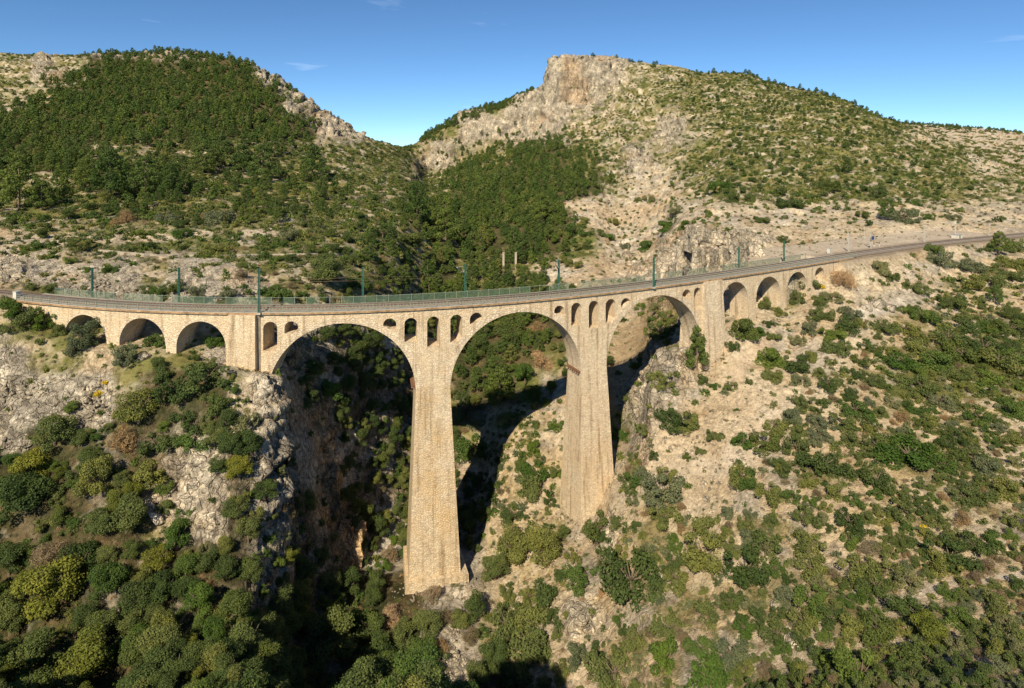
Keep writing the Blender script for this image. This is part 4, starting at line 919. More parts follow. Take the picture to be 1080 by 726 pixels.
# plants that can be told apart in the photograph: (x, y, width) in enlarged crops
foot = [(P(p1[0] + .6, -1.0, 0), 11.0), (P(p2[0], 2.7, 0), 8.0), (P((a0 + a1) / 2, 2.7, 0), 6), (P((b0 + b1) / 2, 2.7, 0), 7)]
def crop(ox, oy, sc, items):
    for it in items:
        zx, zy, zw = it[:3]; k = it[3] if len(it) > 3 else 'b'
        u, v, wpx = ox + zx / sc, oy + zy / sc, zw / sc
        kind, tone, hf = {'b': ('bush', None, 1.0), 'd': ('dry', 'brownish', 1.0), 'y': ('bush', 'yellow flowering', .8), 'g': ('bush', 'bright green', 1.0), 'o': ('olive', 'grey green', 1.0), 'Y': ('tree', 'yellow green', 1.0),
                          'p': ('pine', 'pine green', 1.0), 't': ('tree', None, 1.0), 'D': ('dry', 'pale dry', 1.0), 'G': ('tree', 'bright green', 1.0), 'O': ('bush', 'olive green', 1.0), 'l': ('tree', 'olive green', 1.0), 'k': ('bush', 'dark green', 1.0)}[k]
        tall = {'bush': .36, 'dry': .34, 'tree': .42, 'olive': .5, 'pine': .75}[kind]
        q = seen(u, v + wpx * tall * .72, it[4] if len(it) > 4 else 0)
        if q is None: continue
        if tone is None: tone = RNG.choice(['dark green', 'deep green', 'olive green', 'olive green', 'grey green'] if kind == 'bush' else ['dark green', 'deep green', 'olive green'])
        if k != 'D' and any((q.x - f[0]) ** 2 + (q.y - f[1]) ** 2 < (r * .85) ** 2 for f, r in foot): continue
        put(kind, str(tone), q, 1.12 * wpx * q.y / F_PX, hf * RNG.uniform(.85, 1.1), True)
crop(720, 270, 3, [(400, 85, 60, 'k'), (360, 135, 55), (440, 95, 25, 'y'), (510, 75, 90, 'D'), (255, 155, 45), (305, 175, 40), (195, 235, 85, 'k'), (240, 240, 40, 'g'), (270, 215, 35), (160, 285, 38), (285, 257, 42),
    (625, 40, 60), (660, 68, 45), (745, 105, 55), (705, 95, 30), (590, 135, 25), (810, 15, 65), (895, 30, 60), (915, 88, 60), (985, 75, 65), (990, 130, 40, 'p'), (700, 170, 40), (420, 190, 50), (450, 180, 60), (400, 230, 55), (365, 265, 45),
    (470, 130, 60), (435, 150, 45), (530, 180, 60), (520, 220, 80, 'k'), (470, 250, 65), (495, 290, 65), (560, 215, 40), (640, 225, 70), (700, 230, 60, 'O'), (760, 190, 70), (840, 150, 70), (880, 190, 60), (615, 255, 30), (580, 292, 40), (610, 297, 35),
    (675, 330, 85, 'g'), (275, 320, 90), (290, 380, 55), (360, 345, 70), (410, 320, 45), (560, 330, 50), (375, 395, 55), (460, 410, 60), (430, 370, 40), (550, 370, 45), (600, 395, 55), (535, 400, 25), (530, 430, 30), (380, 470, 60), (345, 505, 65), (540, 485, 75),
    (625, 495, 45), (590, 465, 40), (440, 530, 60), (510, 530, 60), (430, 565, 50), (190, 587, 65, 'g'), (97, 570, 55, 'O'), (65, 395, 40), (100, 415, 30), (150, 415, 35), (130, 430, 25), (210, 400, 25), (15, 530, 70), (265, 590, 80), (295, 545, 65), (360, 605, 75),
    (320, 665, 65), (450, 655, 100, 'k'), (190, 695, 90, 'O'), (55, 620, 30), (15, 637, 30), (180, 655, 22), (530, 580, 60), (615, 600, 70), (715, 620, 130, 'g'), (820, 625, 80), (880, 560, 50), (930, 505, 60), (750, 490, 50), (815, 460, 60), (790, 520, 60),
    (860, 375, 70), (900, 370, 60), (980, 390, 70), (1050, 490, 70), (980, 660, 70), (920, 640, 70), (1045, 580, 50), (1000, 545, 40), (660, 470, 40), (690, 510, 50, 'd'), (640, 410, 50), (700, 405, 60), (760, 420, 70),
    (905, 230, 70, 'k'), (950, 290, 90, 'k'), (880, 310, 90, 'k'), (1000, 330, 90), (740, 290, 80, 'O'), (800, 330, 90), (1040, 230, 80), (1060, 320, 80), (840, 260, 80), (760, 250, 70), (1030, 60, 60), (1060, 25, 60)])
crop(720, 486, 3, [(15, 80, 25), (200, 65, 70), (270, 105, 70), (320, 20, 50), (400, 70, 50), (345, 110, 50), (480, 100, 60), (540, 125, 50), (390, 180, 70), (530, 195, 75), (530, 255, 55), (685, 165, 75), (610, 60, 90), (615, 105, 50), (690, 100, 60), (280, 190, 60),
    (200, 200, 50), (145, 165, 45), (60, 215, 80), (70, 300, 120), (215, 240, 60), (260, 280, 100), (200, 350, 110, 'k'), (290, 350, 60), (400, 270, 90), (410, 340, 80), (440, 400, 60), (325, 430, 80), (410, 450, 90), (250, 500, 60), (195, 535, 60, 'g'), (90, 480, 80),
    (300, 550, 80), (380, 510, 80), (470, 500, 80), (540, 530, 80), (620, 540, 100, 'k'), (560, 335, 90, 'O'), (640, 350, 100, 'O'), (720, 385, 70), (610, 400, 80), (520, 440, 50, 'g'), (580, 440, 50, 'g'), (850, 300, 110), (830, 340, 80), (920, 270, 80), (980, 250, 60),
    (960, 330, 70, 'd'), (850, 425, 50), (740, 490, 100, 'k'), (780, 560, 120, 'Y'), (880, 500, 80), (1000, 470, 80), (1040, 560, 100), (870, 590, 60), (780, 630, 90), (720, 620, 80), (900, 640, 70), (1010, 660, 70), (60, 600, 70), (160, 610, 100), (90, 690, 150, 'g'),
    (270, 680, 60, 'd'), (360, 690, 60), (430, 620, 60), (480, 650, 80), (560, 680, 120), (650, 680, 60), (720, 690, 80), (850, 690, 80), (960, 690, 80), (845, 230, 50), (900, 120, 60), (950, 110, 70), (1020, 90, 80, 'O'), (1050, 190, 60), (890, 190, 60, 'd'), (960, 20, 80),
    (830, 20, 60), (650, 220, 30), (600, 230, 25), (1040, 240, 50), (1060, 390, 50), (990, 395, 40), (760, 210, 22, 'y'), (590, 280, 60, 'D')])
crop(360, 486, 3, [(940, 55, 55), (1020, 95, 110), (1020, 180, 90), (820, 215, 90), (880, 200, 50), (900, 220, 25), (955, 235, 30), (885, 295, 45), (920, 380, 180, 'k'), (755, 375, 85), (650, 425, 95, 'k'), (540, 290, 120, 'l'), (490, 350, 90, 'l'), (640, 270, 130, 'l'),
    (600, 580, 130, 'O'), (520, 520, 110, 'O'), (600, 510, 120, 'O'), (750, 620, 80), (935, 570, 70), (1020, 620, 120, 'g'), (860, 670, 120), (1040, 530, 80), (1060, 370, 80), (540, 175, 60, 'k'), (600, 85, 90), (570, 15, 40), (680, 35, 40), (130, 330, 45, 'g'), (165, 250, 35, 'g'),
    (160, 500, 80, 'D'), (310, 590, 60, 'd'), (1000, 500, 30), (880, 500, 40), (300, 420, 70, 'D'), (380, 430, 60, 'd'), (150, 300, 60, 'd'), (330, 500, 50, 'd')])
crop(360, 270, 3, [(685, 535, 45, 'g'), (605, 610, 50, 'g'), (570, 665, 50, 'g'), (610, 690, 70, 'g'), (680, 690, 40), (430, 520, 60), (410, 610, 90), (935, 345, 45, 'g', 145), (1010, 400, 65), (1055, 430, 25), (920, 455, 50), (960, 550, 55), (990, 635, 30), (1050, 525, 80, 'k'), (880, 570, 50, 'g'),
    (950, 695, 60), (1030, 695, 60), (890, 200, 25, 'b', 145), (1000, 165, 45, 'b', 145), (1040, 200, 60, 'b', 145), (1010, 245, 60, 'b', 145), (870, 245, 20, 'b', 145), (640, 340, 80, 'D', 140), (500, 420, 90, 'p', 140), (580, 380, 70, 'G', 140), (610, 440, 50, 'G', 140), (660, 420, 40, 'G', 140), (430, 400, 60, 'p', 140), (540, 250, 80, 't', 140), (440, 290, 80, 't', 140), (620, 230, 60, 'd', 140)])
crop(0, 270, 3, [(265, 255, 95, 'o'), (395, 320, 90, 'o'), (560, 430, 110, 'k'), (650, 380, 110, 'k'), (440, 490, 130, 't'), (700, 470, 80, 'k'), (780, 520, 75), (580, 510, 70, 'k'), (170, 570, 120, 'l'), (90, 680, 130, 'Y'), (350, 45, 45, 'g', 128), (425, 25, 25, 'g', 128), (555, 100, 50, 'b', 128), (275, 45, 30, 'b', 128),
    (770, 60, 50, 'd', 128), (310, 440, 25, 'y'), (335, 400, 20, 'y'), (1030, 60, 120, 't', 128), (885, 125, 70, 'b', 128), (760, 690, 80, 'Y'), (380, 590, 110, 'd'), (470, 690, 90), (1040, 430, 80, 'g', 118), (500, 600, 90), (620, 590, 80), (230, 300, 60, 'o'), (40, 170, 70, 'g'), (90, 190, 70, 'O'), (140, 210, 60, 'g'), (185, 235, 50, 'O'), (15, 150, 60, 'g'), (30, 230, 50, 'O'),
    (620, 132, 70, 'o', 128), (720, 132, 60, 'b', 128), (490, 290, 60, 'b', 118), (690, 270, 50, 'g', 118), (100, 100, 30, 'b', 128), (160, 105, 45, 'O', 128), (610, 540, 60, 'k'), (520, 380, 60, 'k')])
crop(0, 486, 3, [(400, 190, 130, 'l'), (560, 250, 90, 'G'), (150, 420, 200, 'Y'), (260, 650, 180, 'Y'), (110, 650, 140, 'l'), (630, 450, 100, 'G'), (1030, 590, 170, 'l'), (790, 360, 90, 'l'), (520, 540, 100, 'l'), (850, 555, 100, 'l'), (180, 290, 130, 'd'), (80, 130, 150, 't'), (300, 80, 120, 't'),
    (500, 320, 90, 'Y'), (815, 210, 40, 'O'), (320, 210, 90, 't'), (30, 330, 110, 't'), (250, 330, 120, 't'), (340, 400, 110, 't'), (430, 580, 90, 'G'), (680, 560, 90, 'G'), (560, 680, 110, 't'), (680, 660, 110, 'l'), (920, 520, 90, 't'), (330, 530, 100, 't'), (30, 520, 110, 't'), (620, 700, 60, 'Y'), (980, 690, 100, 't')])
crop(0, 30, 3, [(350, 480, 100, 'p'), (460, 490, 90, 'p'), (270, 470, 70, 'p'), (540, 490, 70, 'p'), (60, 510, 120, 'p'), (130, 540, 70, 'p'), (640, 430, 70, 'p'), (700, 400, 90, 'p'), (770, 420, 80, 'p'), (830, 440, 80, 'p'), (990, 430, 80, 'p'), (700, 600, 70), (580, 650, 50, 'g'), (430, 650, 35), (520, 600, 50), (970, 610, 60), (910, 650, 60), (400, 600, 70, 'd'),
    (120, 690, 40), (70, 700, 40), (250, 690, 50), (480, 690, 40), (400, 700, 40), (690, 700, 70)])
crop(360, 30, 3, [(240, 570, 90, 'p'), (330, 640, 90, 'p'), (130, 650, 70, 'k'), (200, 660, 70, 'k'), (640, 580, 80, 'p'), (700, 640, 60), (740, 640, 60), (770, 610, 40), (860, 610, 35), (940, 545, 30), (975, 540, 40), (990, 118, 18, 'p'), (1030, 630, 50, 'g'), (960, 690, 50, 'g'), (840, 660, 35), (780, 690, 40), (1060, 580, 40), (900, 690, 30), (690, 700, 30), (570, 700, 70, 'p')])
crop(720, 30, 3, [(330, 555, 60, 'k'), (245, 605, 45), (465, 500, 65, 'k'), (520, 445, 30, 'p'), (395, 440, 25), (650, 580, 50, 'p'), (700, 600, 60), (570, 590, 35), (780, 595, 35), (862, 600, 35), (620, 525, 40, 'k'), (160, 540, 45), (120, 500, 60, 'g'), (20, 620, 60, 'g'), (380, 615, 25), (215, 540, 40, 'O'), (580, 485, 28), (1000, 605, 28), (1000, 685, 60, 'p'), (1050, 690, 60), (790, 700, 50), (425, 545, 28), (320, 670, 30), (835, 593, 16), (728, 585, 30), (380, 680, 16, 'k')])
# the lone pine in front of the far stone tower
q = seen(735.5, 392)
put('pine', 'pine green', q, 6.0, 1.35, True)

for k in range(26):                                  # wood on the spur added at the gorge mouth to shade its floor
    u, y = RNG.uniform(230, 580), RNG.uniform(47, 60); put('tree', str(RNG.choice(['dark green', 'olive green', 'deep green'])), Vector(((u - U0) * y / F_PX, y, ground_z((u - U0) * y / F_PX, y))), RNG.uniform(4.2, 6), RNG.uniform(.8, 1), True)
# scattered growth by cover letter: (spacing m, [(weight, kind, tone, width range)])
SC = {
 'F': (3.5, [(.46, 'pine', 'pine green', (2.8, 7.0)), (.30, 'pine', 'deep green', (3.4, 6.6)), (.10, 'pine', 'olive green', (3.4, 6.0)), (.08, 'tree', 'deep green', (3.5, 5.5)), (.06, 'tree', 'olive green', (3, 5))]),
 'P': (4.6, [(.30, 'pine', 'pine green', (3.8, 6)), (.25, 'tree', 'olive green', (3, 5)), (.2, 'bush', 'deep green', (2, 4)), (.2, 'bush', 'olive green', (1.6, 3.4)), (.05, 'dry', 'brownish', (2, 3))]),
 'S': (2.7, [(.42, 'bush', 'olive green', (1.6, 3.4)), (.24, 'bush', 'deep green', (1.6, 3.6)), (.14, 'bush', 'grey green', (1.4, 3)), (.10, 'tree', 'dark green', (3, 4.6)), (.10, 'dry', 'brownish', (1.5, 2.6))]),
 's': (3.4, [(.45, 'bush', 'olive green', (1.2, 2.8)), (.3, 'bush', 'deep green', (1.4, 3.2)), (.15, 'bush', 'grey green', (1.2, 2.4)), (.1, 'dry', 'brownish', (1.2, 2.2))]),
 'o': (4.4, [(.5, 'bush', 'olive green', (.9, 2.2)), (.35, 'bush', 'deep green', (1, 2.6)), (.15, 'dry', 'brownish', (1, 2))]),
 'R': (6.5, [(.6, 'bush', 'olive green', (.8, 2.2)), (.4, 'bush', 'deep green', (.8, 2.4))]),
 'r': (5.5, [(.5, 'bush', 'olive green', (.6, 1.5)), (.3, 'bush', 'deep green', (.7, 1.8)), (.2, 'dry', 'brownish', (.8, 1.5))]),
 'd': (5.5, [(.6, 'bush', 'olive green', (.4, 1.1)), (.2, 'bush', 'bright green', (.5, 1)), (.2, 'dry', 'pale dry', (.6, 1.3))]),
 'g': (3.0, [(.4, 'bush', 'bright green', (.7, 1.8)), (.35, 'bush', 'olive green', (.8, 2)), (.25, 'bush', 'yellow green', (.6, 1.4))]),
 'G': (3.2, [(.45, 'tree', 'dark green', (3, 5.6)), (.25, 'tree', 'olive green', (2.6, 4.6)), (.2, 'bush', 'deep green', (1.6, 3)), (.1, 'dry', 'brownish', (2, 3))]),
 'T': (2.4, [(.28, 'tree', 'dark green', (3.2, 6.0)), (.24, 'tree', 'olive green', (3.0, 5.6)), (.08, 'tree', 'deep green', (3, 5)), (.05, 'tree', 'yellow green', (2.4, 4)), (.16, 'bush', 'olive green', (1.4, 3)), (.12, 'bush', 'deep green', (1.2, 2.8)), (.07, 'dry', 'brownish', (1.6, 3))]),
 'B': (2.3, [(.34, 'bush', 'olive green', (1.0, 3.4)), (.26, 'bush', 'dark green', (1.2, 3.6)), (.16, 'bush', 'grey green', (1, 2.6)), (.1, 'bush', 'deep green', (1, 3)), (.14, 'dry', 'brownish', (1, 2.4))]),
 'b': (3.6, [(.4, 'bush', 'olive green', (.5, 1.7)), (.25, 'bush', 'grey green', (.6, 1.7)), (.15, 'bush', 'bright green', (.4, 1.1)), (.2, 'dry', 'pale dry', (.7, 1.8))]),
 'w': (6.0, [(1, 'dry', 'brownish', (.8, 1.4))]), '.': (7, [(1, 'bush', 'olive green', (1, 2))])}
NC = 150000
cu_, cy = RNG.uniform(-70, 1150, NC), np.sqrt(RNG.uniform(50 ** 2, 640 ** 2, NC))
NX = 70000                                            # steep near ground has little plan area: sample it by slope as well
cu_ = np.concatenate([RNG.uniform(-40, 1120, NX), cu_]); cy = np.concatenate([np.exp(RNG.uniform(math.log(52), math.log(190), NX)), cy]); NC += NX
ucol = np.interp(cu_, us, np.arange(NU)); rrow = np.interp(np.log(cy), _sl, np.arange(NR))
cz = bil(Zg, cu_, rrow); cvv = VH + (CAM_H - cz) * F_PX / cy
vm = Vmin[np.clip(np.round(rrow).astype(int) - 3, 0, NR - 1), np.round(ucol).astype(int)]
hidden = cvv - vm                                    # pixels below the line of sight
jw = RNG.normal(0, 9, (2, NC)); jw[0] += 26 * n3[np.round(rrow).astype(int), np.round(ucol).astype(int)]; jw[1] += 22 * n1[np.round(rrow).astype(int), np.round(ucol).astype(int)]
cw = cover(cu_ + jw[0], cvv + jw[1]); cl = cw.argmax(1)
cx = (cu_ - U0) * cy / F_PX
cs = np.interp(cx, _xs, _ss)
for _ in range(2):
    a_, b_, c_, d_ = (np.interp(cs, _ss, q) for q in (_xs, _ys, _tx, _ty)); cs = cs + (cx - a_) * c_ + (cy - b_) * d_
ct = -(cx - a_) * d_ + (cy - b_) * c_
stp = np.clip((np.gradient(Zg, axis=0) / np.gradient(Yg, axis=0))[np.round(rrow).astype(int), np.round(ucol).astype(int)], -9, 9)
taken = {}
DBG = {}; DBG2 = {}
def free(x, y, z, r):
    i, j = int(x // 8), int(y // 8)
    for a in (-1, 0, 1):
        for b in (-1, 0, 1):
            for (X, Y, Z, rr) in taken.get((i + a, j + b), ()):
                if (X - x) ** 2 + (Y - y) ** 2 + .8 * (Z - z) ** 2 < (.5 * (r + rr)) ** 2: return False
    return True
def take(x, y, z, r): taken.setdefault((int(x // 8), int(y // 8)), []).append((x, y, z, r))
for d in PL: take(d['p'].x, d['p'].y, d['p'].z, min(d['w'] * .85, 7.0))
for i in range(NC):
    hid = hidden[i]
    if hid > 9 * F_PX / cy[i]: continue
    ch = KINDS_CH[cl[i]]; sp, opts = SC[ch]
    x, y, z = cx[i], cy[i], cz[i]
    if cs[i] > s_of_u(16) - 60 and -2.2 < ct[i] < WID + (2.5 if cs[i] < s_end_r else 12) and (cs[i] > s_end_r - 6 or cs[i] < s_of_u(40)): continue
    if s_of_u(826) < cs[i] < s_of_u(1080) and 0 < ct[i] < 21: continue
    under = -1.0 < ct[i] < WID + 1.0 and cs[i] < s_end_r
    if any((x - f[0]) ** 2 + (y - f[1]) ** 2 < r * r for f, r in foot): continue
    if ch in 'Rod' and stp[i] > 1.6 and RNG.random() < .75: continue
    r0 = RNG.random(); acc = 0
    for wgt, kind, tone, rng_ in opts:
        acc += wgt
        if r0 <= acc: break
    wd = RNG.uniform(*rng_); DBG[ch] = DBG.get(ch, 0) + 1
    if under: wd = min(wd, 1.8)
    if kind == 'pine' and y > 420: wd *= .85
    if ch == 'S' and y > 300: wd *= .85
    wd_k = .55 if ch in 'TG' else .8
    rad = max(sp * .8 if y < 300 or ch in 'FP' else sp * .92, wd * wd_k)
    if ch == 'T' and kind == 'bush': rad = 1.5
    if ch in 'SB' and kind != 'tree' and n4[int(rrow[i]), int(ucol[i])] > (.32 if ch == 'S' else .42): continue
    if ch in 'FP' and n1[int(rrow[i]), int(ucol[i])] > .30: continue
    if ch in 'Bb' and n3[int(rrow[i]), int(ucol[i])] < -.16 and RNG.random() < .75: continue
    if not free(x, y, z, rad): continue
    DBG2[ch] = DBG2.get(ch, 0) + 1
    take(x, y, z, rad); put(kind, tone, Vector((x, y, z)), wd, RNG.uniform(.8, 1.15))
    if kind == 'bush' and ch in 'BSbs' and RNG.random() < .55:      # bushes grow in clumps
        for k in range(int(RNG.integers(1, 4))):
            a = RNG.uniform(0, 6.283); e = wd * RNG.uniform(.45, .9); x2, y2 = x + e * math.cos(a), y + e * math.sin(a)
            put(kind, tone if RNG.random() < .6 else str(RNG.choice(['olive green', 'grey green', 'dark green'])), Vector((x2, y2, ground_z(x2, y2))), wd * RNG.uniform(.35, .85), RNG.uniform(.7, 1.1))

for k in range(2600):                                # woods and scrub on the distant ridge
    y = RNG.uniform(700, 1480); u = RNG.uniform(900, 1120); v_ = 0
    i = int(np.interp(u, us, np.arange(NU))); r = int(np.interp(math.log(y), _sl, np.arange(NR)))
    if V[r, i] > Vmin[max(r - 2, 0), i] + 2: continue
    if V[r, i] > 141 and n3[r, i] > .12: continue
    put('bush', 'olive green' if V[r, i] > 141 else 'dark green', Vector(((u - U0) * y / F_PX, y, Zg[r, i])), RNG.uniform(4, 8.5), .8)
# trees along the crests
for u_, du_ in ((200, 160), (330, 60), (520, 60), (660, 80), (830, 200), (960, 60)):
    for k in range(int(du_ / 4)):
        u = u_ + RNG.uniform(-.5, .5) * du_; i = int(np.interp(u, us, np.arange(NU))); r = int(np.argmin(V[:, i]))
        if u > 955: r = int(np.argmin(np.where(YR > 1200, V[:, i], 999)))
        q = Vector(((u - U0) * YR[r] / F_PX, YR[r], Zg[r, i])); kk = 'pine' if RNG.random() < .6 else 'bush'
        put(kk, 'pine green' if kk == 'pine' else 'dark green', q, RNG.uniform(2.0, 4.6) * (1 if kk == 'pine' else .8) * (q.y / 560), RNG.uniform(.6, 1))

for k in range(420):                                 # pine belt on the plateau over the cliff band, and the dark crest of the distant ridge
    if k < 230: u, y, kk, wd_ = RNG.uniform(444, 562), RNG.uniform(622, 700), 'pine', RNG.uniform(4, 6.5)
    else: u, y, kk, wd_ = RNG.uniform(956, 1095), RNG.uniform(1440, 1680), 'pine', RNG.uniform(4.5, 8)
    x = (u - U0) * y / F_PX; put(kk, 'pine green', Vector((x, y, ground_z(x, y))), wd_, RNG.uniform(.6, .95))
crop(360, 486, 3, [(480, 620, 90, 't'), (430, 690, 90, 't'), (560, 690, 100, 'k'), (250, 620, 100, 't'), (200, 560, 80, 'l'), (120, 620, 120, 't'), (220, 690, 110, 'k'), (400, 560, 60, 'd'), (260, 510, 60, 'd'), (300, 640, 60, 'k'), (160, 680, 100, 't'), (90, 540, 100, 't')])  # extra plants added to darken the stream bed in place of shade
# ---- pick what stands as its own object: the largest in the picture of each kind
WORD = {'tree': ('oak_tree', 'tree', 'broad leafy tree'), 'bush': ('evergreen_bush', 'bush', 'round bush'), 'olive': ('olive_tree', 'olive tree', 'olive tree'), 'pine': ('pine_tree', 'pine', 'pine'), 'dry': ('bare_shrub', 'shrub', 'twiggy shrub')}
for d in PL:
    u, v = proj((d['p'].x, d['p'].y, d['p'].z + d['w'] * .4)); d['u'], d['v'], d['px'] = u, v, d['w'] * F_PX / d['p'].y
    i = int(np.clip(np.interp(u, us, np.arange(NU)), 0, NU - 1)); r = int(np.clip(np.interp(math.log(d['p'].y), _sl, np.arange(NR)) - 6, 0, NR - 1))
    d['vis'] = (4 < u < 1076) and (v < 722) and (v - .25 * d['px'] < Vmin[r, i])
LIMIT = {'tree': 290, 'bush': 298, 'olive': 60, 'pine': 290, 'dry': 120}
solo, mass = [], []
for k in WORD:
    L = sorted([d for d in PL if d['kind'] == k], key=lambda d: -(d['px'] * (1 if d['vis'] else .001)))
    n_ = min(LIMIT[k], sum(1 for d in L if d['vis'] and d['px'] > 4)); solo += L[:n_]; mass += L[n_:]

LAND = [(463, 480, 'the tallest pier'), (625, 470, 'the second tall pier'), (750, 350, 'the far stone tower'), (258, 355, 'the near stone abutment'), (90, 360, 'the first small arch'), (150, 360, 'the second small arch'), (212, 365, 'the third small arch'),
        (775, 330, 'the small arch by the far tower'), (811, 315, 'the next small arch past the tower'), (845, 300, 'the last open small arch'), (359, 400, 'the first tall arch'), (545, 380, 'the middle tall arch'), (690, 360, 'the third tall arch'),
        (215, 510, 'the grey rock slabs'), (300, 490, 'the cliff edge'), (345, 470, 'the orange rock face'), (475, 690, 'the stony stream bed'), (463, 612, 'the foot of the tallest pier'), (605, 555, 'the foot of the second pier'), (715, 395, 'the pale rock outcrop'),
        (760, 480, 'the pale bare slope'), (1010, 615, 'the narrow footpath'), (50, 430, 'the stony scree'), (150, 415, 'the rubble patch'), (930, 265, 'the dirt platform'), (740, 270, 'the grey crag behind the track'), (600, 90, 'the summit cliff'), (530, 140, 'the long cliff band'),
        (690, 165, 'the craggy shoulder'), (180, 120, 'the pine covered dome'), (340, 110, 'the ledged shoulder'), (425, 160, 'the saddle'), (540, 210, 'the wooded ravine'), (200, 285, 'the rocky bank above the track'), (60, 250, 'the grey outcrop above the track'), (900, 225, 'the tan cutting above the track'),
        (850, 150, 'the scrubby mountainside'), (1030, 160, 'the distant ridge'), (940, 400, 'the dense thicket'), (820, 640, 'the lowest scrub'), (1040, 320, 'the corner below the track'), (640, 260, 'the bare ravine slope'), (60, 600, 'the tangled wood'), (250, 650, 'the shaded wood'), (350, 640, 'the gorge trees'), (450, 250, 'the woods behind the deck'), (300, 200, 'the mottled slope'), (120, 190, 'the pine clumps'), (580, 600, 'the stream bank'), (690, 590, 'the grey boulders slope')]
def where(u, v):
    b = min(LAND, key=lambda l: (l[0] - u) ** 2 + (l[1] - v) ** 2); dx, dy = u - b[0], v - b[1]
    if abs(dx) < 12 and abs(dy) < 12: return 'at ' + b[2], b
    ang = math.degrees(math.atan2(-dy, dx)) % 360
    d = ['right of', 'above and right of', 'above', 'above and left of', 'left of', 'below and left of', 'below', 'below and right of'][int(((ang + 22.5) % 360) // 45)]
    return d + ' ' + b[2], b
ORD = ['nearest', 'second nearest', 'third nearest', 'fourth nearest', 'fifth nearest', 'sixth nearest', 'seventh nearest', 'eighth nearest', 'ninth nearest', 'tenth nearest', 'eleventh nearest', 'twelfth nearest']
TW = {'tree': 'leafy tree', 'bush': 'bush', 'olive': 'olive tree', 'pine': 'pine', 'dry': 'twiggy shrub'}
by = {}
for d in solo:
    md = float(np.median([q['px'] for q in solo if q['kind'] == d['kind']])) if 'md_' + d['kind'] not in by else by['md_' + d['kind']]
    by['md_' + d['kind']] = md
    d['sz'] = 'large' if d['px'] > md * 1.25 else ('small' if d['px'] < md * .8 else 'middling')
    tone = {'pine green': 'dark green', 'yellow flowering': 'yellow flowering', 'pale dry': 'pale grey', 'brownish': 'brown'}.get(d['tone'], d['tone'])
    ph, b = where(d['u'], d['v']); d['key'] = f"{d['sz']} {tone} {TW[d['kind']]} {ph}"; d['lb'] = b; d['lk'] = (d['sz'], tone, ph)
groups = {}
for d in solo: groups.setdefault(d['key'], []).append(d)
for k, L in groups.items():
    L.sort(key=lambda d: (d['u'] - d['lb'][0]) ** 2 + (d['v'] - d['lb'][1]) ** 2)
    for j, d in enumerate(L):
        d['label'] = k if len(L) == 1 else ((ORD[j] if j < len(ORD) else f'number {j + 1} by distance') + ' ' + k.replace('above and ', 'upper ').replace('below and ', 'lower ')) + ('' if True else '')
GROUP = {'tree': 'leafy trees on the gorge slopes', 'bush': 'bushes on the rocky slopes', 'olive': 'olive trees by the viaduct', 'pine': 'pines on the hillsides', 'dry': 'bare twiggy shrubs'}
def far_lod(d): return d['px'] < 9
for n_, d in enumerate(solo):
    k = d['kind']; nm, cat, _w = WORD[k]; wd = d['w']; rz = float(RNG.uniform(0, 6.283)); cr = (CROWN_FAR if far_lod(d) else CROWN)[k]
    me_ = cr[int(RNG.integers(len(cr)))]; sc3 = (wd * float(RNG.uniform(.85, 1.25)) if k in ('bush', 'dry') else wd, wd * float(RNG.uniform(.8, 1.1)), wd * d['h'])
    col_ = (*TONE[d['tone']], 1.0); sink = -.06 * wd
    if k in ('bush', 'dry') or d['px'] < 7:
        o = bpy.data.objects.new(nm, me_); COL.objects.link(o); o.location = (d['p'].x, d['p'].y, d['p'].z + sink); o.rotation_euler = (0, 0, rz); o.scale = sc3; o.color = col_; root = o
        if k in ('bush', 'dry') and d['px'] > 12:
            t_ = bpy.data.objects.new('stem', TRUNK[k][n_ % 3]); COL.objects.link(t_); t_.parent = o; t_.scale = (.8, .8, .8)
    else:
        root = empty(nm, (d['p'].x, d['p'].y, d['p'].z + sink), rz)
        o = bpy.data.objects.new('crown', me_); COL.objects.link(o); o.parent = root; o.scale = sc3; o.color = col_
        t_ = bpy.data.objects.new('trunk', TRUNK[k][n_ % 3]); COL.objects.link(t_); t_.parent = root; t_.scale = sc3
    tag(root, d['label'], cat, GROUP[k])

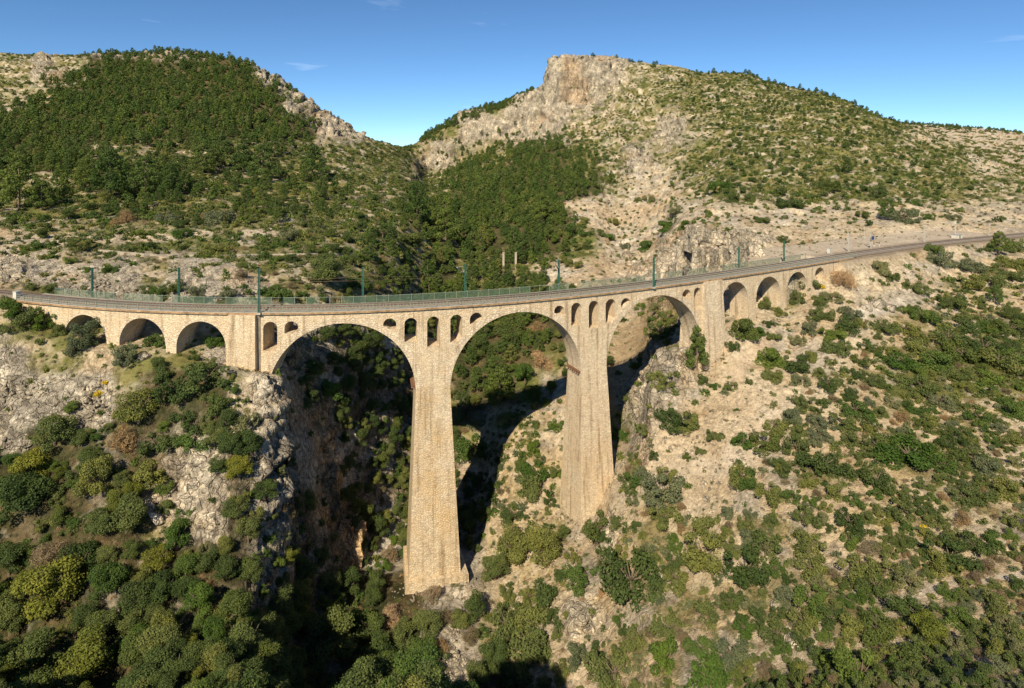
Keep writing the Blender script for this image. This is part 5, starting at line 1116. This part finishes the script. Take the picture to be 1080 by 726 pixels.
# ---- the rest of each kind, too many and too small to count: one object per kind, instanced on points
def scatter_object(name, pts, meshes, label_kind, n_near=0):
    mm_ = []
    for q in meshes:
        c_ = q.copy(); c_.materials.clear(); c_.materials.append(M_LEAF_MASS); mm_.append(c_)
    meshes = mm_
    src = bpy.data.collections.new(name + '_shapes')
    combo = []
    for k_, m_ in enumerate(meshes):
        o = bpy.data.objects.new(name + '_shape', m_); src.objects.link(o); combo.append(('near' if k_ < n_near else 'far', o.name))
    order = sorted(range(len(combo)), key=lambda i: combo[i][1]); pos = {}
    for rank, i in enumerate(order): pos.setdefault(combo[i][0], []).append(rank)
    me = bpy.data.meshes.new(name); n = len(pts); me.vertices.add(n)
    me.vertices.foreach_set('co', np.array([(d['p'].x, d['p'].y, d['p'].z - .06 * d['w']) for d in pts], np.float32).ravel())
    for nm_, ty, vals in (('scl', 'FLOAT_VECTOR', np.array([(d['w'], d['w'], d['w'] * d['h']) for d in pts], np.float32).ravel()), ('rot', 'FLOAT_VECTOR', np.array([(0, 0, q) for q in RNG.uniform(0, 6.28, n)], np.float32).ravel()),
                         ('pick', 'INT', np.array([pos['near' if n_near and d['px'] > 11 else 'far'][int(RNG.integers(len(pos['near' if n_near and d['px'] > 11 else 'far'])))] for d in pts], np.int32))):
        a = me.attributes.new(nm_, ty, 'POINT'); a.data.foreach_set('vector' if ty == 'FLOAT_VECTOR' else 'value', vals)
    a = me.attributes.new('tint', 'FLOAT_COLOR', 'POINT'); a.data.foreach_set('color', np.array([(*TONE[d['tone']], 1) for d in pts], np.float32).ravel())
    o = bpy.data.objects.new(name, me); COL.objects.link(o); tag(o, kind='stuff')
    ng = bpy.data.node_groups.new(name, 'GeometryNodeTree'); ng.interface.new_socket('Geometry', in_out='INPUT', socket_type='NodeSocketGeometry'); ng.interface.new_socket('Geometry', in_out='OUTPUT', socket_type='NodeSocketGeometry')
    N = ng.nodes.new; gi, go, ci, ip = N('NodeGroupInput'), N('NodeGroupOutput'), N('GeometryNodeCollectionInfo'), N('GeometryNodeInstanceOnPoints')
    ci.inputs['Collection'].default_value = src; ci.inputs['Separate Children'].default_value = True; ci.inputs['Reset Children'].default_value = True
    ip.inputs['Pick Instance'].default_value = True
    def named(a, ty): q = N('GeometryNodeInputNamedAttribute'); q.data_type = ty; q.inputs['Name'].default_value = a; return q.outputs['Attribute']
    l = ng.links.new; l(gi.outputs[0], ip.inputs['Points']); l(ci.outputs[0], ip.inputs['Instance']); l(named('pick', 'INT'), ip.inputs['Instance Index'])
    l(named('rot', 'FLOAT_VECTOR'), ip.inputs['Rotation']); l(named('scl', 'FLOAT_VECTOR'), ip.inputs['Scale']); l(ip.outputs[0], go.inputs[0])
    md = o.modifiers.new('scatter', 'NODES'); md.node_group = ng
    return o
for k, nm in (('tree', 'mixed_woodland'), ('bush', 'scrub'), ('pine', 'pine_forest'), ('dry', 'dry_undergrowth'), ('olive', 'olive_scrub')):
    Lm = [d for d in mass if d['kind'] == k]
    nearL = [d for d in Lm if d['px'] > 10]; farL = [d for d in Lm if d['px'] <= 10]
    if Lm: scatter_object(nm, Lm, CROWN[k][:3] + CROWN_FAR[k], k, 3)
print('DBG', DBG, DBG2); print('PLANTS', len(PL), 'solo', len(solo), {k: sum(1 for d in PL if d['kind'] == k) for k in WORD}, 'solo', {k: sum(1 for d in solo if d['kind'] == k) for k in WORD})

# ------------------------------------------------------------------ loose stone
def boulder_mesh(name, seed, flatn=1.0, n=26):
    rg = random.Random(seed); bm = bmesh.new()
    for k in range(n):
        d = Vector((rg.gauss(0, 1), rg.gauss(0, 1), rg.gauss(0, 1))).normalized() * rg.uniform(.8, 1.0); bm.verts.new((d.x * .5, d.y * .5, d.z * .5 * flatn))
    r = bmesh.ops.convex_hull(bm, input=bm.verts); bmesh.ops.delete(bm, geom=list({v for v in r['geom_unused'] + r['geom_interior'] if isinstance(v, bmesh.types.BMVert)}), context='VERTS')
    bmesh.ops.bevel(bm, geom=bm.edges[:], offset=.025, segments=1, affect='EDGES')
    me = bpy.data.meshes.new(name); bm.to_mesh(me); bm.free(); me.materials.append(M_ROCK); return me
def crag_mesh(name, seed):
    rg = random.Random(seed); bm = bmesh.new(); bmesh.ops.create_cube(bm, size=1.0); bmesh.ops.subdivide_edges(bm, edges=bm.edges[:], cuts=9, use_grid_fill=True)
    co = np.array([v.co[:] for v in bm.verts]) + np.array([seed * 3.1, 0, 0]); a, e = facet(co[:, 0], co[:, 1], co[:, 2] * .6, .42, seed); f = fbm(co[:, 0], co[:, 1], co[:, 2], .35, 3, seed)
    for v, q, g, h in zip(bm.verts, a, e, f):
        d = Vector((v.co.x, v.co.y, 0)); tp = 1 - .28 * max(0, v.co.z + .5) ** 2
        v.co = Vector((v.co.x * tp, v.co.y * tp, v.co.z)) + (d.normalized() if d.length > .01 else Vector()) * (.11 * q + .05 * h - (.05 if g < .08 else 0)) + Vector((0, 0, .09 * q if v.co.z > .3 else 0))
    me = bpy.data.meshes.new(name); bm.to_mesh(me); bm.free(); me.materials.append(M_ROCK); return me
CRAG = [crag_mesh('crag', 11 + i) for i in range(5)]
BOULD = [boulder_mesh('boulder', 30 + i, .75) for i in range(6)]
SLAB = [boulder_mesh('slab', 60 + i, .45, 14) for i in range(4)]
def stone(name, cat, me_, u, v, wpx, label, group, ymin=0, rx=0, ry=0, fz=1.0, sink=.25):
    q = seen(u, v, ymin)
    if q is None: return
    wd = wpx * q.y / F_PX
    o = bpy.data.objects.new(name, me_); COL.objects.link(o); o.location = (q.x, q.y, q.z + wd * (.25 - sink) * fz); o.scale = (wd, wd * .85, wd * fz); o.rotation_euler = (rx, ry, RNG.uniform(0, 6.28)); tag(o, label, cat, group)
for k, (u, v, wpx, label) in enumerate([(207, 512, 34, 'largest tilted grey rock slab on the wooded spur'), (214, 478, 30, 'topmost pale rock slab leaning on the wooded spur'), (163, 548, 26, 'outlying grey rock slab among the trees below the spur'), (165, 585, 20, 'small square grey rock in the trees'), (222, 545, 26, 'grey slab at the shaded foot of the spur'),
        (245, 455, 22, 'pale slab wedged between bushes under the abutment'), (192, 535, 22, 'broken grey slab left of the largest slab')]):
    stone('rock_slab', 'rock slab', SLAB[k % 4], u, v, wpx * 1.25, label, 'tilted slabs on the wooded spur', 0, R(-50), R(12 - 6 * k), 1.1, .30)
for k, (u, v, wpx, label) in enumerate([(838, 680, 24, 'pale flat boulder low on the scrubby slope'), (818, 640, 16, 'dark split boulder between low bushes on the scrubby slope'), (612, 655, 20, 'pale boulder on the stream bank beside the shaded bushes'), (606, 672, 14, 'smaller pale boulder just below the stream bank boulder'), (925, 323, 20, 'white boulder below the dirt platform'),
        (938, 327, 18, 'white boulder at the end of the row below the platform'), (913, 326, 14, 'small white boulder at the start of the row below the platform'), (700, 376, 22, 'pale rounded boulder on top of the outcrop'), (722, 372, 18, 'tan boulder on the outcrop by the lone pine'), (470, 668, 10, 'pale rock in the upper stream bed'), (478, 690, 12, 'large pale rock in the middle of the stream bed'), (466, 712, 13, 'pale rock low in the stream bed'),
        (484, 712, 10, 'small grey rock low in the stream bed'), (745, 528, 10, 'small boulder on the bare slope'), (62, 448, 14, 'grey boulder in the scree'), (90, 424, 13, 'tan boulder at the edge of the scree'), (28, 470, 15, 'grey boulder low in the scree'), (152, 378, 16, 'pale boulder in the shade of the second small arch')]):
    stone('boulder', 'boulder', BOULD[k % 6], u, v, wpx * 1.15, label, 'loose boulders on the slopes', 0, R(RNG.uniform(-15, 15)), R(RNG.uniform(-15, 15)), .8, .2)
# the grey crag blocks behind the track
for k, (u, v, wpx, fz, label) in enumerate([(705, 287, 30, 1.3, 'grey crag block behind the third tall arch'), (722, 282, 26, 1.7, 'tall grey crag block left of the pale pillars of rock'), (738, 287, 15, 2.6, 'first pale upright rock pillar behind the track'), (752, 287, 14, 2.5, 'second pale upright rock pillar behind the track'), (764, 283, 15, 2.2, 'third pale upright rock pillar behind the track'),
        (780, 276, 26, 1.2, 'grey crag block right of the rock pillars'), (795, 270, 22, 1.0, 'broad grey block by the end of the crag'), (760, 262, 28, 1.0, 'upper grey crag block over the rock pillars'), (735, 258, 28, 1.1, 'upper grey crag block above the tall block'), (778, 256, 20, .9, 'small upper crag block nearest the dirt platform')]):
    stone('crag_block', 'crag', CRAG[k % 5], u, v, wpx * .85, label, 'crag blocks behind the track', 150, 0, R(RNG.uniform(-5, 5)), fz, .05)
for k, (u, v, wpx, fz, mat_, label, sk) in enumerate([(346, 512, 30, 1.3, M_OCHRE, 'ochre rock buttress catching the sun below the first tall arch', .3),
        (368, 565, 34, 1.2, M_OCHRE, 'small ochre rock rib deep in the shaded gorge', .3), ]):
    me_ = CRAG[k % 5].copy(); me_.materials.clear(); me_.materials.append(mat_)
    stone('rock_buttress', 'rock buttress', me_, u, v, wpx, label, 'rock buttresses of the gorge wall', 0, 0, R(RNG.uniform(-16, 16)), fz, .42)
# rubble at the feet of the piers
# rubble too small to count
def rubble(name, regions, n, ymin, smin, smax):
    pts = []
    for _ in range(n):
        u0, v0, u1, v1 = regions[int(RNG.integers(len(regions)))]; u, v = RNG.uniform(u0, u1), RNG.uniform(v0, v1); q = seen(u, v, ymin)
        if q is not None and 'rRwbdo'.find(KINDS_CH[int(cover(np.array([u]), np.array([v]))[0].argmax())]) >= 0: pts.append(q)
    for f, r in foot[:2] + foot[3:]:                    # stones and soil gathered at the feet of the masonry
        for _ in range(130):
            a = RNG.uniform(0, 6.283); e = r * RNG.uniform(.35, .95); x, y = f[0] + e * math.cos(a) * .9, f[1] - abs(e * math.sin(a)) * .9 + 1.0
            pts.append(Vector((x, y, ground_z(x, y))))
    src = bpy.data.collections.new(name + '_shapes')
    for m_ in BOULD: src.objects.link(bpy.data.objects.new(name + '_shape', m_))
    me = bpy.data.meshes.new(name); me.from_pydata([tuple(p) for p in pts], [], [])
    n = len(pts); s_ = (smin + (smax - smin) * RNG.uniform(0, 1, n) ** 3); sc3 = np.stack([s_, s_ * RNG.uniform(.6, 1, n), s_ * RNG.uniform(.5, .9, n)], 1)
    for nm_, ty, vals in (('scl', 'FLOAT_VECTOR', sc3), ('rot', 'FLOAT_VECTOR', RNG.uniform(0, 6.28, (n, 3)) * np.array([.2, .2, 1])), ('pick', 'INT', RNG.integers(0, 6, n))):
        a = me.attributes.new(nm_, ty, 'POINT'); a.data.foreach_set('vector' if ty == 'FLOAT_VECTOR' else 'value', vals.astype(np.float32 if ty != 'INT' else np.int32).ravel())
    o = bpy.data.objects.new(name, me); COL.objects.link(o); tag(o, kind='stuff')
    ng = bpy.data.node_groups['scrub'].copy(); ng.name = name
    for q in ng.nodes:
        if q.bl_idname == 'GeometryNodeCollectionInfo': q.inputs['Collection'].default_value = src
    md = o.modifiers.new('scatter', 'NODES'); md.node_group = ng
rubble('rubble', [(0, 390, 130, 475), (100, 270, 320, 310), (0, 265, 110, 310), (455, 650, 500, 726), (640, 400, 820, 560), (820, 300, 1080, 726), (600, 560, 820, 726)], 5200, 0, .18, 1.3)

# tufts of dry grass and herbs between the bushes
def tufts(name, n):
    pts = []
    u = RNG.uniform(-20, 1100, n); y = np.exp(RNG.uniform(math.log(76), math.log(230), n)); c = np.interp(u, us, np.arange(NU)); r = np.interp(np.log(y), _sl, np.arange(NR)); z = bil(Zg, u, r); v = VH + (CAM_H - z) * F_PX / y
    cl_ = cover(u, v).argmax(1)
    for f, r in foot:
        k = RNG.integers(0, n, 120); a = RNG.uniform(0, 6.283, 120); e = r * RNG.uniform(.3, 1, 120); y[k] = f[1] - np.abs(e * np.sin(a)); u[k] = U0 + F_PX * (f[0] + e * np.cos(a)) / y[k]; r_ = np.interp(np.log(y), _sl, np.arange(NR)); z[k] = bil(Zg, u, r_)[k]; v[k] = VH + (CAM_H - z[k]) * F_PX / y[k]; cl_[k] = KINDS_CH.index('b')
    x = (u - U0) * y / F_PX; c = np.interp(u, us, np.arange(NU)); r = np.interp(np.log(y), _sl, np.arange(NR)); vm_ = Vmin[np.clip(np.round(r).astype(int) - 3, 0, NR - 1), np.round(c).astype(int)]
    for i in range(n):
        if v[i] > vm_[i] + 4 or KINDS_CH[cl_[i]] not in 'BbdgosrTS': continue
        if np.interp(x[i], _xs, _ss) > s_of_u(10) and z[i] > -4 and abs(y[i] - np.interp(x[i], _xs, _ys) - 4) < 8: continue
        if n2[int(r[i]), int(c[i])] < (-.1 if KINDS_CH[cl_[i]] in 'BgTS' else .12): continue
        pts.append(dict(kind='dry', tone=str(RNG.choice(['olive green', 'pale dry', 'grey green', 'grey green', 'pale dry'])), p=Vector((x[i], y[i], z[i])), w=RNG.uniform(.35, 1.0), h=RNG.uniform(.6, 1.0)))
    scatter_object(name, pts, CROWN_FAR['dry'], 'dry')
tufts('dry_grass', 20000)
